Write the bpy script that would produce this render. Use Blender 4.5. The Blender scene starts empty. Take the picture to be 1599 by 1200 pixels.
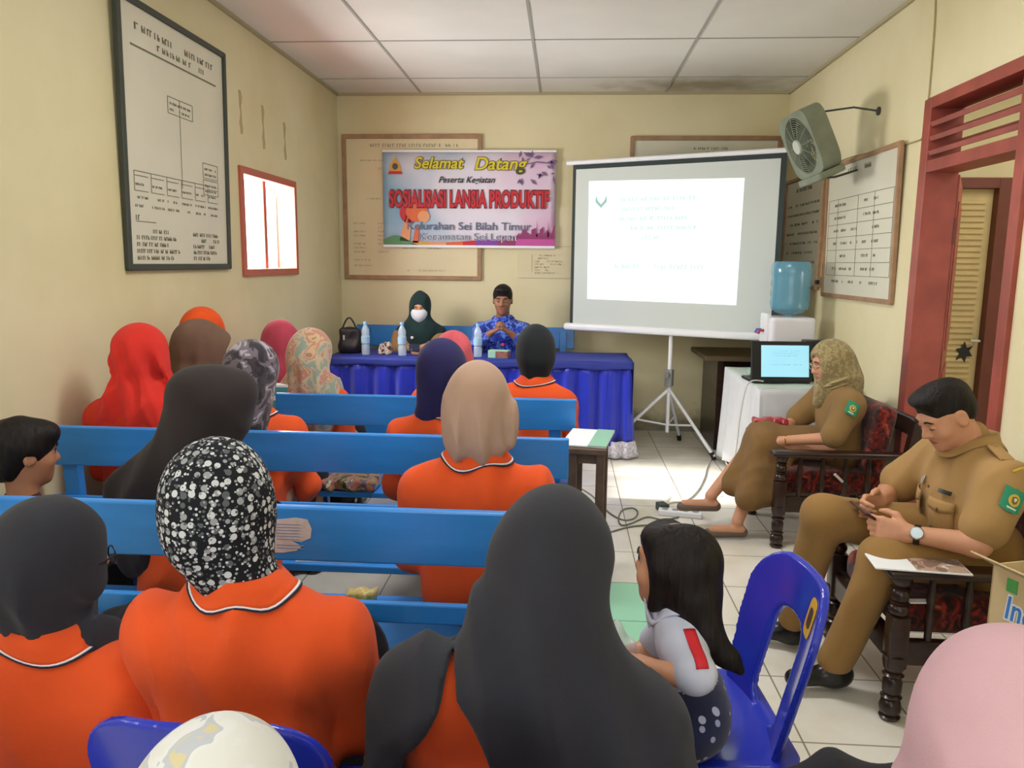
import bpy, bmesh, math, random
import numpy as np
from math import sin, cos, pi, radians, atan2, sqrt
from mathutils import Matrix, Vector, Euler
from mathutils.bvhtree import BVHTree
random.seed(7)
SC = bpy.context.scene
COL = SC.collection
# ------------------------------------------------------------------ camera
CAMH = 1.5
FPX = 1200.0
cam_d = bpy.data.cameras.new('camera'); cam = bpy.data.objects.new('camera', cam_d); COL.objects.link(cam)
cam_d.sensor_width = 36.0; cam_d.lens = FPX / 1599.0 * 36.0; cam_d.clip_start = 0.02
CM = Matrix.Rotation(radians(3.77), 4, 'Z') @ Matrix.Rotation(radians(90 - 8.95), 4, 'X') @ Matrix.Rotation(radians(0.6), 4, 'Z')
cam.matrix_world = Matrix.Translation((0, 0, CAMH)) @ CM
SC.camera = cam
# ------------------------------------------------------------------ world, lights, exposure
SC.view_settings.view_transform = 'Standard'; SC.view_settings.look = 'None'
SC.view_settings.exposure = 0.06; SC.view_settings.gamma = 1.0; SC.view_settings.use_curve_mapping = False
W = bpy.data.worlds.new('daylight'); SC.world = W; W.use_nodes = True
W.node_tree.nodes['Background'].inputs[0].default_value = (0.93, 0.97, 1.0, 1)
W.node_tree.nodes['Background'].inputs[1].default_value = 2.6
def area(name, loc, rot, sx, sy, power, col):
    l = bpy.data.lights.new(name, 'AREA'); l.shape = 'RECTANGLE'; l.size = sx; l.size_y = sy; l.energy = power; l.color = col
    o = bpy.data.objects.new(name, l); COL.objects.link(o); o.location = loc; o.rotation_euler = rot
    return o
def sun_lamp(energy, direction, angle, col):
    l = bpy.data.lights.new('sun', 'SUN'); l.energy = energy; l.angle = radians(angle); l.color = col
    o = bpy.data.objects.new('sun', l); COL.objects.link(o)
    o.rotation_euler = Vector(direction).to_track_quat('-Z', 'Y').to_euler(); o.location = (-6, 5, 5)
sun_lamp(12.0, (1, 0.0, -0.60), 4.0, (1.0, 0.97, 0.93))
area('rear_daylight', (-0.1, -2.3, 1.8), (radians(96), 0, 0), 3.4, 1.8, 26, (0.95, 0.98, 1.0))
area('added_left_fill', (-2.0, 1.1, 1.95), (radians(75), 0, radians(-90)), 1.3, 0.9, 17, (0.95, 0.98, 1.0))  # added area lamp on the solid left wall, lights the foreground; no window here
area('left_window_daylight', (-2.2, 5.28, 1.75), (radians(80), 0, radians(-90)), 0.95, 0.62, 68, (0.97, 0.99, 1.0))
area('added_ceiling_fill', (0.1, 0.6, 2.92), (0, 0, 0), 1.2, 0.35, 8, (0.97, 0.98, 1.0))  # added overhead fill, no fixture known; lights the near rows from above
area('added_ceiling_fill', (0.0, 3.1, 2.92), (0, 0, 0), 1.2, 0.35, 42, (0.97, 0.98, 1.0))  # second added overhead fill, out of view, brightens the floor
area('added_corridor_fill', (3.1, 4.0, 2.8), (0, 0, 0), 1.2, 1.6, 25, (1.0, 0.96, 0.88))  # added fill under the closed corridor ceiling, sends light through the doorway

# ------------------------------------------------------------------ helpers
def at(px, py, Y=None, X=None, Z=None):
    d = CM.to_3x3() @ Vector(((px - 799.5) / FPX, -(py - 600) / FPX, -1))
    o = Vector((0, 0, CAMH))
    t = (Y - o.y) / d.y if Y is not None else ((X - o.x) / d.x if X is not None else (Z - o.z) / d.z)
    return o + d * t
def lin(h):
    h = h.lstrip('#'); r = [int(h[i:i + 2], 16) / 255 for i in (0, 2, 4)]
    return tuple((c / 12.92 if c <= 0.04045 else ((c + 0.055) / 1.055) ** 2.4) for c in r) + (1,)
def mat(name, col, rough=0.6, metal=0.0, spec=0.5, tint=0.0, tscale=8.0, bump=0.0, bscale=200.0, sheen=0.0, coat=0.0, emis=None, estr=0.0, trans=0.0, ior=1.45, alpha=1.0, col2=None, stretch=(1, 1, 1)):
    m = bpy.data.materials.new(name); m.use_nodes = True; nt = m.node_tree; b = nt.nodes['Principled BSDF']
    c = lin(col) if isinstance(col, str) else tuple(col)
    b.inputs['Base Color'].default_value = c; b.inputs['Roughness'].default_value = rough; b.inputs['Metallic'].default_value = metal
    b.inputs['Specular IOR Level'].default_value = spec; b.inputs['IOR'].default_value = ior
    if sheen: b.inputs['Sheen Weight'].default_value = sheen; b.inputs['Sheen Roughness'].default_value = 0.6
    if coat: b.inputs['Coat Weight'].default_value = coat; b.inputs['Coat Roughness'].default_value = 0.1
    if trans: b.inputs['Transmission Weight'].default_value = trans
    if alpha < 1: b.inputs['Alpha'].default_value = alpha
    if emis is not None:
        b.inputs['Emission Color'].default_value = lin(emis); b.inputs['Emission Strength'].default_value = estr
    tc = nt.nodes.new('ShaderNodeTexCoord'); mp = nt.nodes.new('ShaderNodeMapping'); nt.links.new(tc.outputs['Object'], mp.inputs[0])
    mp.inputs['Scale'].default_value = stretch
    if tint or col2:
        n = nt.nodes.new('ShaderNodeTexNoise'); n.inputs['Scale'].default_value = tscale; n.inputs['Detail'].default_value = 4
        nt.links.new(mp.outputs[0], n.inputs['Vector'])
        r = nt.nodes.new('ShaderNodeValToRGB'); r.color_ramp.elements[0].position = 0.35; r.color_ramp.elements[1].position = 0.65
        d = lin(col2) if col2 else tuple(max(0, x * (1 - tint)) for x in c[:3]) + (1,)
        e = c if col2 else tuple(min(1, x * (1 + tint)) for x in c[:3]) + (1,)
        r.color_ramp.elements[0].color = d; r.color_ramp.elements[1].color = e
        nt.links.new(n.outputs[0], r.inputs[0]); nt.links.new(r.outputs[0], b.inputs['Base Color'])
    if bump:
        n = nt.nodes.new('ShaderNodeTexNoise'); n.inputs['Scale'].default_value = bscale; n.inputs['Detail'].default_value = 3
        nt.links.new(mp.outputs[0], n.inputs['Vector'])
        bp = nt.nodes.new('ShaderNodeBump'); bp.inputs['Strength'].default_value = bump; bp.inputs['Distance'].default_value = 0.002
        nt.links.new(n.outputs[0], bp.inputs['Height']); nt.links.new(bp.outputs[0], b.inputs['Normal'])
    return m
def fabric(name, col, tint=0.08, col2=None, tscale=10, rough=0.9, bscale=350, bump=0.35, sheen=0.06, wr=((1, 1, .35), 5.0, .35, .02)):
    m = mat(name, col, rough=rough, tint=tint, col2=col2, tscale=tscale, bump=bump, bscale=bscale, sheen=sheen, spec=0.2)
    return wrinkle(m, *wr) if wr else m
def wrinkle(m, stretch=(1, 1, .35), scale=9.0, strength=0.55, dist=0.02):
    nt = m.node_tree; b = nt.nodes['Principled BSDF']; tc = [n for n in nt.nodes if n.type == 'TEX_COORD'][0]; mp = nt.nodes.new('ShaderNodeMapping'); mp.inputs['Scale'].default_value = stretch; mp.inputs['Rotation'].default_value = (0.1, 0.25, 0.2)
    nt.links.new(tc.outputs['Object'], mp.inputs[0]); n = nt.nodes.new('ShaderNodeTexNoise'); n.noise_type = 'RIDGED_MULTIFRACTAL'; n.inputs['Scale'].default_value = scale; n.inputs['Detail'].default_value = 1.0; n.inputs['Distortion'].default_value = 0.5
    n.inputs['Roughness'].default_value = .4; nt.links.new(mp.outputs[0], n.inputs['Vector'])
    p = nt.nodes.new('ShaderNodeBump'); p.inputs['Strength'].default_value = strength; p.inputs['Distance'].default_value = dist; nt.links.new(n.outputs[0], p.inputs['Height'])
    if b.inputs['Normal'].links: nt.links.new(b.inputs['Normal'].links[0].from_socket, p.inputs['Normal'])
    nt.links.new(p.outputs[0], b.inputs['Normal']); return m
class MB:
    """collects shapes, links them as one mesh"""
    def __init__(s): s.v = []; s.f = []; s.m = []
    def add(s, vs, fs, mi=0):
        o = len(s.v); s.v += [tuple(v) for v in vs]; s.f += [tuple(i + o for i in f) for f in fs]; s.m += [mi] * len(fs); return s
    def box(s, a, b, bev=0.0, mi=0, M=None, seg=2):
        bm = bmesh.new(); bmesh.ops.create_cube(bm, size=1.0)
        c = [(a[i] + b[i]) / 2 for i in range(3)]; d = [abs(b[i] - a[i]) for i in range(3)]
        for v in bm.verts: v.co = Vector((v.co.x * d[0], v.co.y * d[1], v.co.z * d[2]))
        if bev: bmesh.ops.bevel(bm, geom=bm.edges[:], offset=min(bev, min(d) * 0.45), segments=seg, profile=0.5, affect='EDGES')
        bm.verts.index_update()
        vs = [v.co + Vector(c) for v in bm.verts]
        if M is not None: vs = [M @ v for v in vs]
        s.add(vs, [[v.index for v in f.verts] for f in bm.faces], mi); bm.free(); return s
    def tube(s, pts, r, n=10, mi=0, cap=True, rf=None):
        pts = [Vector(p) for p in pts]; N = len(pts); rs = [r] * N if not isinstance(r, (list, tuple)) else list(r)
        vs = []; up = Vector((0, 0, 1)); prev = None
        for i, p in enumerate(pts):
            t = (pts[min(i + 1, N - 1)] - pts[max(i - 1, 0)])
            if t.length < 1e-9: t = Vector((0, 0, 1))
            t.normalize()
            if prev is None:
                a = up if abs(t.dot(up)) < 0.9 else Vector((1, 0, 0)); u = t.cross(a).normalized()
            else:
                u = (prev - t * prev.dot(t))
                u = u.normalized() if u.length > 1e-6 else t.orthogonal().normalized()
            prev = u; w = t.cross(u)
            for k in range(n):
                q = 2 * pi * k / n; vs.append(p + (u * cos(q) + w * sin(q)) * rs[i])
        fs = [(i * n + k, i * n + (k + 1) % n, (i + 1) * n + (k + 1) % n, (i + 1) * n + k) for i in range(N - 1) for k in range(n)]
        if cap: fs += [tuple(reversed(range(n))), tuple((N - 1) * n + k for k in range(n))]
        return s.add(vs, fs, mi)
    def lathe(s, prof, c=(0, 0, 0), n=20, mi=0, M=None, sx=1, sy=1):
        vs = []
        for r, z in prof:
            for k in range(n):
                q = 2 * pi * k / n; vs.append(Vector((c[0] + r * cos(q) * sx, c[1] + r * sin(q) * sy, c[2] + z)))
        if M is not None: vs = [M @ v for v in vs]
        N = len(prof)
        fs = [(i * n + k, i * n + (k + 1) % n, (i + 1) * n + (k + 1) % n, (i + 1) * n + k) for i in range(N - 1) for k in range(n)]
        fs += [tuple(reversed(range(n))), tuple((N - 1) * n + k for k in range(n))]
        return s.add(vs, fs, mi)
    def prism(s, poly, z0, z1, mi=0, M=None):
        n = len(poly); vs = [Vector((x, y, z0)) for x, y in poly] + [Vector((x, y, z1)) for x, y in poly]
        if M is not None: vs = [M @ v for v in vs]
        return s.add(vs, [tuple(reversed(range(n))), tuple(range(n, 2 * n))] + [(i, (i + 1) % n, n + (i + 1) % n, n + i) for i in range(n)], mi)
    def grid(s, fn, nu, nv, mi=0, closeu=False):
        vs = [fn(i / (nu if closeu else nu - 1), j / (nv - 1)) for i in range(nu) for j in range(nv)]
        fs = []
        for i in range(nu if closeu else nu - 1):
            for j in range(nv - 1):
                a = i * nv + j; b = ((i + 1) % nu) * nv + j; fs.append((a, b, b + 1, a + 1))
        return s.add(vs, fs, mi)
    def build(s, name, mats, parent=None, smooth=False, solid=0.0):
        me = bpy.data.meshes.new(name); me.from_pydata(s.v, [], s.f)
        mats = mats if isinstance(mats, (list, tuple)) else [mats]
        for m in mats: me.materials.append(m)
        me.polygons.foreach_set('material_index', s.m)
        bm = bmesh.new(); bm.from_mesh(me); bmesh.ops.recalc_face_normals(bm, faces=bm.faces); bm.to_mesh(me); bm.free()
        if smooth:
            me.polygons.foreach_set('use_smooth', [True] * len(me.polygons))
            try: me.set_sharp_from_angle(angle=radians(40))
            except Exception: pass
        me.update()
        o = bpy.data.objects.new(name, me); COL.objects.link(o)
        if parent is not None: o.parent = parent
        if solid:
            md = o.modifiers.new('thickness', 'SOLIDIFY'); md.thickness = solid; md.offset = 0
        return o
def tag(o, label=None, cat=None, group=None, kind=None):
    if label: o['label'] = label
    if cat: o['category'] = cat
    if group: o['group'] = group
    if kind: o['kind'] = kind
    return o
def thing(name, label, cat, loc=(0, 0, 0), rotz=0.0, group=None):
    o = bpy.data.objects.new(name, None); COL.objects.link(o); o.empty_display_size = 0.1
    o.location = loc; o.rotation_euler = (0, 0, rotz); return tag(o, label, cat, group)
def copy_tree(o, parent=None):
    c = o.copy(); COL.objects.link(c)
    if parent is not None: c.parent = parent
    for ch in [x for x in bpy.data.objects if x.parent == o]: copy_tree(ch, c)
    return c
def text_mesh(txt, size, width=None, shear=0.0, extrude=0.0008, offset=0.0, bold=0.0, align='CENTER'):
    cu = bpy.data.curves.new('lettering', 'FONT'); cu.body = txt; cu.size = size; cu.align_x = align; cu.align_y = 'CENTER'
    cu.extrude = extrude; cu.offset = offset + bold; cu.shear = shear; cu.resolution_u = 4
    o = bpy.data.objects.new('tmp_text', cu); COL.objects.link(o)
    bpy.context.view_layer.update()
    me = bpy.data.meshes.new_from_object(o.evaluated_get(bpy.context.evaluated_depsgraph_get()))
    bpy.data.objects.remove(o); bpy.data.curves.remove(cu)
    vs = [v.co.copy() for v in me.vertices]; fs = [tuple(p.vertices) for p in me.polygons]; bpy.data.meshes.remove(me)
    if width and vs:
        w = max(v.x for v in vs) - min(v.x for v in vs); k = width / w
        for v in vs: v.x *= k
    return vs, fs
def add_text(mb, txt, size, M, mi=0, **k):
    vs, fs = text_mesh(txt, size, **k); mb.add([M @ v for v in vs], fs, mi)

# ------------------------------------------------------------------ organic surfaces (blended volumes, meshed with surface nets)
def V3(v): return np.array([v[0], v[1], v[2]], dtype=np.float64)
def cap(a, b, r1, r2=None, sq=None, k=0.03, op='u', R=None): return dict(t='c', a=V3(a), b=V3(b), r1=r1, r2=r1 if r2 is None else r2, sq=sq, k=k, op=op, R=R)
def ell(c, r, R=None, k=0.03, op='u'): return dict(t='e', c=V3(c), r=V3(r), R=R, k=k, op=op)
def rbox(c, h, rad=0.01, R=None, k=0.02, op='u'): return dict(t='b', c=V3(c), h=V3(h), rad=rad, R=R, k=k, op=op)
def fun(f, lo, hi, k=0.01, op='u'): return dict(t='f', f=f, lo=V3(lo), hi=V3(hi), k=k, op=op)
def np3(M): return np.array([[M[i][j] for j in range(3)] for i in range(3)])
def xf(prims, M):
    """move primitives by a 4x4 matrix"""
    R = np3(M); sc = float(np.linalg.norm(R[:, 0])); sc = 1 if abs(sc - 1) < 1e-4 else sc; R = R / sc; T = np.array([M[i][3] for i in range(3)]); out = []
    for p in prims:
        q = dict(p)
        for k_ in ('r1', 'r2', 'r', 'h', 'rad'):
            if k_ in q and sc != 1: q[k_] = q[k_] * sc
        if p['t'] == 'c':
            q['a'] = R * sc @ p['a'] + T; q['b'] = R * sc @ p['b'] + T
            if p['sq'] is not None: q['R'] = R if p['R'] is None else R @ p['R']
        elif p['t'] in 'eb': q['c'] = R * sc @ p['c'] + T; q['R'] = R if p['R'] is None else R @ p['R']
        out.append(q)
    return out
def pbounds(p):
    if p['t'] == 'c':
        r = max(p['r1'], p['r2']) * (max(1.0, *p['sq']) if p['sq'] is not None else 1)
        return np.minimum(p['a'], p['b']) - r, np.maximum(p['a'], p['b']) + r
    if p['t'] == 'f': return p['lo'], p['hi']
    r = p['r'] if p['t'] == 'e' else p['h']
    e = np.abs(p['R']) @ r if p['R'] is not None else r
    return p['c'] - e, p['c'] + e
def peval(p, X, Y, Z):
    if p['t'] == 'f': return p['f'](X, Y, Z)
    if p['t'] == 'c':
        T = np.eye(3) if p['R'] is None else p['R'].T
        sc = 1.0
        if p['sq'] is not None: T = np.diag([1 / s for s in p['sq']]) @ T; sc = min(p['sq'])
        x, y, z = X - p['a'][0], Y - p['a'][1], Z - p['a'][2]
        if p['sq'] is not None or p['R'] is not None:
            x, y, z = (T[i, 0] * x + T[i, 1] * y + T[i, 2] * z for i in range(3))
        b = T @ (p['b'] - p['a']); bb = max(b @ b, 1e-12)
        h = np.clip((x * b[0] + y * b[1] + z * b[2]) / bb, 0, 1)
        return (np.sqrt((x - h * b[0]) ** 2 + (y - h * b[1]) ** 2 + (z - h * b[2]) ** 2) - (p['r1'] + (p['r2'] - p['r1']) * h)) * sc
    x, y, z = X - p['c'][0], Y - p['c'][1], Z - p['c'][2]
    if p['R'] is not None:
        T = p['R'].T; x, y, z = (T[i, 0] * x + T[i, 1] * y + T[i, 2] * z for i in range(3))
    if p['t'] == 'e':
        r = p['r']; k0 = np.sqrt((x / r[0]) ** 2 + (y / r[1]) ** 2 + (z / r[2]) ** 2) + 1e-9
        k1 = np.sqrt((x / r[0] ** 2) ** 2 + (y / r[1] ** 2) ** 2 + (z / r[2] ** 2) ** 2) + 1e-9
        return k0 * (k0 - 1) / k1
    h = p['h'] - p['rad']; qx, qy, qz = np.abs(x) - h[0], np.abs(y) - h[1], np.abs(z) - h[2]
    return np.sqrt(np.maximum(qx, 0) ** 2 + np.maximum(qy, 0) ** 2 + np.maximum(qz, 0) ** 2) + np.minimum(np.maximum(qx, np.maximum(qy, qz)), 0) - p['rad']
def organic(name, prims, h, mats, parent=None, disp=None, smooth=2, matfn=None, kind=None):
    lo = np.min([pbounds(p)[0] for p in prims if p['op'] == 'u'], axis=0) - 3 * h - 0.015
    hi = np.max([pbounds(p)[1] for p in prims if p['op'] == 'u'], axis=0) + 3 * h + 0.015
    n = np.ceil((hi - lo) / h).astype(int) + 1
    ax = [lo[i] + h * np.arange(n[i]) for i in range(3)]
    F = np.full(n, 0.5, dtype=np.float32)
    for p in prims:
        a, b = pbounds(p); m = p['k'] + 3 * h
        i0 = np.maximum(0, np.floor((a - m - lo) / h).astype(int)); i1 = np.minimum(n, np.ceil((b + m - lo) / h).astype(int) + 1)
        if np.any(i1 <= i0): continue
        X = ax[0][i0[0]:i1[0]][:, None, None]; Y = ax[1][i0[1]:i1[1]][None, :, None]; Z = ax[2][i0[2]:i1[2]][None, None, :]
        d = np.broadcast_to(peval(p, X, Y, Z), (i1 - i0)).astype(np.float32); sl = tuple(slice(i0[i], i1[i]) for i in range(3)); f = F[sl]; k = p['k']
        if p['op'] == 'u':
            t = np.maximum(k - np.abs(f - d), 0) / k; F[sl] = np.minimum(f, d) - t * t * k * 0.25
        else:
            d = -d; t = np.maximum(k - np.abs(f - d), 0) / k; F[sl] = np.maximum(f, d) + t * t * k * 0.25
    if disp is not None:
        I = np.nonzero(np.abs(F) < 0.03 + 2 * h); P = [ax[i][I[i]] for i in range(3)]
        F[I] += disp(*P)
    s = F < 0
    s[0] = s[-1] = False; s[:, 0] = s[:, -1] = False; s[:, :, 0] = s[:, :, -1] = False
    cs = [s[i:n[0] - 1 + i, j:n[1] - 1 + j, k:n[2] - 1 + k] for i in (0, 1) for j in (0, 1) for k in (0, 1)]
    cnt = sum(c.astype(np.int8) for c in cs); act = (cnt > 0) & (cnt < 8); C = np.argwhere(act)
    idx = np.full(act.shape, -1, dtype=np.int64); idx[act] = np.arange(len(C))
    acc = np.zeros((len(C), 3)); num = np.zeros(len(C))
    co = [(i, j, k) for i in (0, 1) for j in (0, 1) for k in (0, 1)]
    vals = {c: F[C[:, 0] + c[0], C[:, 1] + c[1], C[:, 2] + c[2]].astype(np.float64) for c in co}
    for c in co:
        for a in range(3):
            if c[a] == 0:
                e = list(c); e[a] = 1; e = tuple(e); f0, f1 = vals[c], vals[e]; m = (f0 < 0) != (f1 < 0)
                t = np.where(m, f0 / np.where(m, f0 - f1, 1), 0); t = np.clip(t, 0, 1)
                q = np.tile(np.array(c, float), (len(C), 1)); q[:, a] = t
                acc[m] += q[m]; num[m] += 1
    P = lo + h * (C + acc / np.maximum(num, 1)[:, None])
    quads = []
    for a in range(3):
        b, c = (a + 1) % 3, (a + 2) % 3
        s0 = [slice(1, n[i] - 1) for i in range(3)]; s1 = list(s0); s0[a] = slice(0, n[a] - 1); s1[a] = slice(1, n[a])
        A, B = s[tuple(s0)], s[tuple(s1)]
        for flip, m in ((False, A & ~B), (True, ~A & B)):
            E = np.argwhere(m); off = np.ones(3, int); off[a] = 0; E = E + off
            if not len(E): continue
            def g(db, dc):
                G = E.copy(); G[:, b] -= db; G[:, c] -= dc; return idx[G[:, 0], G[:, 1], G[:, 2]]
            q = np.stack([g(0, 0), g(1, 0), g(1, 1), g(0, 1)], axis=1)
            quads.append(q[:, ::-1] if flip else q)
    Q = np.concatenate(quads); Q = Q[(Q >= 0).all(axis=1)]
    ed = np.concatenate([Q[:, [0, 1]], Q[:, [1, 2]], Q[:, [2, 3]], Q[:, [3, 0]]])
    for it in range(smooth):
        S = np.zeros_like(P); N = np.zeros(len(P))
        for i in range(3): S[:, i] = np.bincount(ed[:, 0], P[ed[:, 1], i], len(P)) + np.bincount(ed[:, 1], P[ed[:, 0], i], len(P))
        N = np.bincount(ed[:, 0], minlength=len(P)) + np.bincount(ed[:, 1], minlength=len(P))
        P = P * 0.5 + 0.5 * S / np.maximum(N, 1)[:, None]
    me = bpy.data.meshes.new(name); nq = len(Q)
    me.vertices.add(len(P)); me.vertices.foreach_set('co', P.astype(np.float32).ravel())
    me.loops.add(nq * 4); me.loops.foreach_set('vertex_index', Q.astype(np.int32).ravel())
    me.polygons.add(nq); me.polygons.foreach_set('loop_start', np.arange(0, nq * 4, 4, dtype=np.int32)); me.polygons.foreach_set('loop_total', np.full(nq, 4, dtype=np.int32))
    me.update(calc_edges=True); me.validate()
    me.polygons.foreach_set('use_smooth', np.ones(len(me.polygons), dtype=bool))
    mats = mats if isinstance(mats, (list, tuple)) else [mats]
    for m in mats: me.materials.append(m)
    if matfn is not None and len(me.polygons) == nq:
        me.polygons.foreach_set('material_index', matfn(P[Q].mean(axis=1)).astype(np.int32))
    me.update()
    o = bpy.data.objects.new(name, me); COL.objects.link(o)
    if parent is not None: o.parent = parent
    return o
def folds(amp, fx, fz, seed=0, zlo=None, zhi=None, n=5, lean=0.25):
    rs = np.random.RandomState(seed + 100); Wv = []
    for i in range(4):
        a = rs.uniform(-.5, .5); Wv.append((cos(a) * fx * rs.uniform(.6, 1.3) * .8, sin(a) * fx * .8, rs.uniform(-1, 1) * max(fz, fx * lean) * .8, rs.uniform(0, 6), rs.uniform(.6, 1.4), rs.uniform(0, 6), rs.uniform(4, 9), rs.uniform(0, 6)))
    def f(X, Y, Z):
        d = 0
        for a, b, c, p, ww, q, lf, lp in Wv:
            ph = a * X + b * Y + c * Z + p + ww * np.sin(7 * Z + 5 * X + q)
            d = d + (0.55 - np.abs(np.sin(ph))) * np.clip(.35 + .65 * np.sin(lf * X + lf * .7 * Z + lf * .5 * Y + lp), 0, 1)
        d = -d * amp * 1.5
        if zlo is not None: d = d * np.clip((zhi - Z) / (zhi - zlo), 0, 1)
        return d
    return f
def soft_folds(amp, fx, fz, seed=0, zlo=None, zhi=None, n=5):
    """soft cloth folds: sum of waves, mostly running down the cloth"""
    rs = np.random.RandomState(seed); Wv = [(rs.uniform(.5, 1.2) * fx * rs.choice([-1, 1]), rs.uniform(.5, 1.2) * fx * rs.choice([-1, 1]), rs.uniform(-1, 1) * fz, rs.uniform(0, 6.28)) for _ in range(n)]
    def f(X, Y, Z):
        d = sum(np.sin(a * X + b * Y + c * Z + p) for a, b, c, p in Wv) / n * amp * 1.6
        if zlo is not None: d = d * np.clip((zhi - Z) / (zhi - zlo), 0, 1)
        return d
    return f
# ------------------------------------------------------------------ materials
def wall_material(name, base, stain):
    m = mat(name, base, rough=0.85, spec=0.2); nt = m.node_tree; b = nt.nodes['Principled BSDF']
    tc = nt.nodes['Texture Coordinate']; 
    n = nt.nodes.new('ShaderNodeTexNoise'); n.inputs['Scale'].default_value = 0.9; n.inputs['Detail'].default_value = 5; n.inputs['Roughness'].default_value = 0.55
    nt.links.new(tc.outputs['Object'], n.inputs['Vector'])
    r = nt.nodes.new('ShaderNodeValToRGB'); r.color_ramp.elements[0].position = 0.3; r.color_ramp.elements[0].color = lin(stain)
    r.color_ramp.elements[1].position = 0.6; r.color_ramp.elements[1].color = lin(base)
    nt.links.new(n.outputs[0], r.inputs[0])
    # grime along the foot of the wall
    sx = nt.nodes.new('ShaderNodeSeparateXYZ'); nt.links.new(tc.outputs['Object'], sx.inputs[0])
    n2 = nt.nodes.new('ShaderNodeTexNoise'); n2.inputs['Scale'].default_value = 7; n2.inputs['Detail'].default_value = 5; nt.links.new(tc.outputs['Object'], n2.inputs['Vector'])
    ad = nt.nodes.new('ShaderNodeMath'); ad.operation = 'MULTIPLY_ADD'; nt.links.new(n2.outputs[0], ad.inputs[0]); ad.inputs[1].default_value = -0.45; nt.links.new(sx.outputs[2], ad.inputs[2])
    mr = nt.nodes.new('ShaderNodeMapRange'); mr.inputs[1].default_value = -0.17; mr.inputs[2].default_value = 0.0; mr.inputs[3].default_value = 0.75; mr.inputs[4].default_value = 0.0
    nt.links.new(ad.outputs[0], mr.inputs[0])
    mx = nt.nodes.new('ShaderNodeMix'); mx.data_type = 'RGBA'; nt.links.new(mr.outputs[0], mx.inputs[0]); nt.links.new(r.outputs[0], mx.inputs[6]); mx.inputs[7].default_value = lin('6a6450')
    nt.links.new(mx.outputs[2], b.inputs['Base Color'])
    bp = nt.nodes.new('ShaderNodeBump'); bp.inputs['Strength'].default_value = 0.15; n3 = nt.nodes.new('ShaderNodeTexNoise'); n3.inputs['Scale'].default_value = 30
    nt.links.new(tc.outputs['Object'], n3.inputs['Vector']); nt.links.new(n3.outputs[0], bp.inputs['Height']); nt.links.new(bp.outputs[0], b.inputs['Normal'])
    return m
def floor_material():
    m = mat('glazed_floor_tile', 'd9d4c0', rough=0.22, spec=0.5); nt = m.node_tree; b = nt.nodes['Principled BSDF']; L = nt.links
    tc = nt.nodes['Texture Coordinate']; mp = nt.nodes.new('ShaderNodeMapping'); L.new(tc.outputs['Object'], mp.inputs[0]); mp.inputs['Location'].default_value = (0.01, 0.10, 0)
    br = nt.nodes.new('ShaderNodeTexBrick'); L.new(mp.outputs[0], br.inputs['Vector']); br.offset = 0; br.squash = 1
    br.inputs['Scale'].default_value = 1; br.inputs['Brick Width'].default_value = 0.4; br.inputs['Row Height'].default_value = 0.4; br.inputs['Mortar Size'].default_value = 0.0035; br.inputs['Mortar Smooth'].default_value = 0.2
    br.inputs['Color1'].default_value = (1, 1, 1, 1); br.inputs['Color2'].default_value = (0.93, 0.93, 0.93, 1); br.inputs['Mortar'].default_value = (0.33, 0.31, 0.27, 1)
    n = nt.nodes.new('ShaderNodeTexNoise'); n.inputs['Scale'].default_value = 3.5; n.inputs['Detail'].default_value = 6; L.new(tc.outputs['Object'], n.inputs['Vector'])
    r = nt.nodes.new('ShaderNodeValToRGB'); r.color_ramp.elements[0].position = 0.3; r.color_ramp.elements[0].color = lin('dad4c2'); r.color_ramp.elements[1].position = 0.7; r.color_ramp.elements[1].color = lin('efeade')
    L.new(n.outputs[0], r.inputs[0])
    # a few replaced pale green tiles
    sx = nt.nodes.new('ShaderNodeSeparateXYZ'); L.new(tc.outputs['Object'], sx.inputs[0])
    def cmp(out, op, v):
        k = nt.nodes.new('ShaderNodeMath'); k.operation = op; L.new(out, k.inputs[0]); k.inputs[1].default_value = v; return k.outputs[0]
    def mul(a, c):
        k = nt.nodes.new('ShaderNodeMath'); k.operation = 'MULTIPLY'; L.new(a, k.inputs[0]); L.new(c, k.inputs[1]); return k.outputs[0]
    g = mul(mul(cmp(sx.outputs[0], 'LESS_THAN', 0.39), cmp(sx.outputs[0], 'GREATER_THAN', -0.41)), mul(cmp(sx.outputs[1], 'GREATER_THAN', 2.7), cmp(sx.outputs[1], 'LESS_THAN', 3.5)))
    mx = nt.nodes.new('ShaderNodeMix'); mx.data_type = 'RGBA'; L.new(g, mx.inputs[0]); L.new(r.outputs[0], mx.inputs[6]); mx.inputs[7].default_value = lin('8fd0a8')
    m2 = nt.nodes.new('ShaderNodeMix'); m2.data_type = 'RGBA'; m2.blend_type = 'MULTIPLY'; m2.inputs[0].default_value = 1; L.new(mx.outputs[2], m2.inputs[6]); L.new(br.outputs['Color'], m2.inputs[7])
    L.new(m2.outputs[2], b.inputs['Base Color'])
    return m
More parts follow.
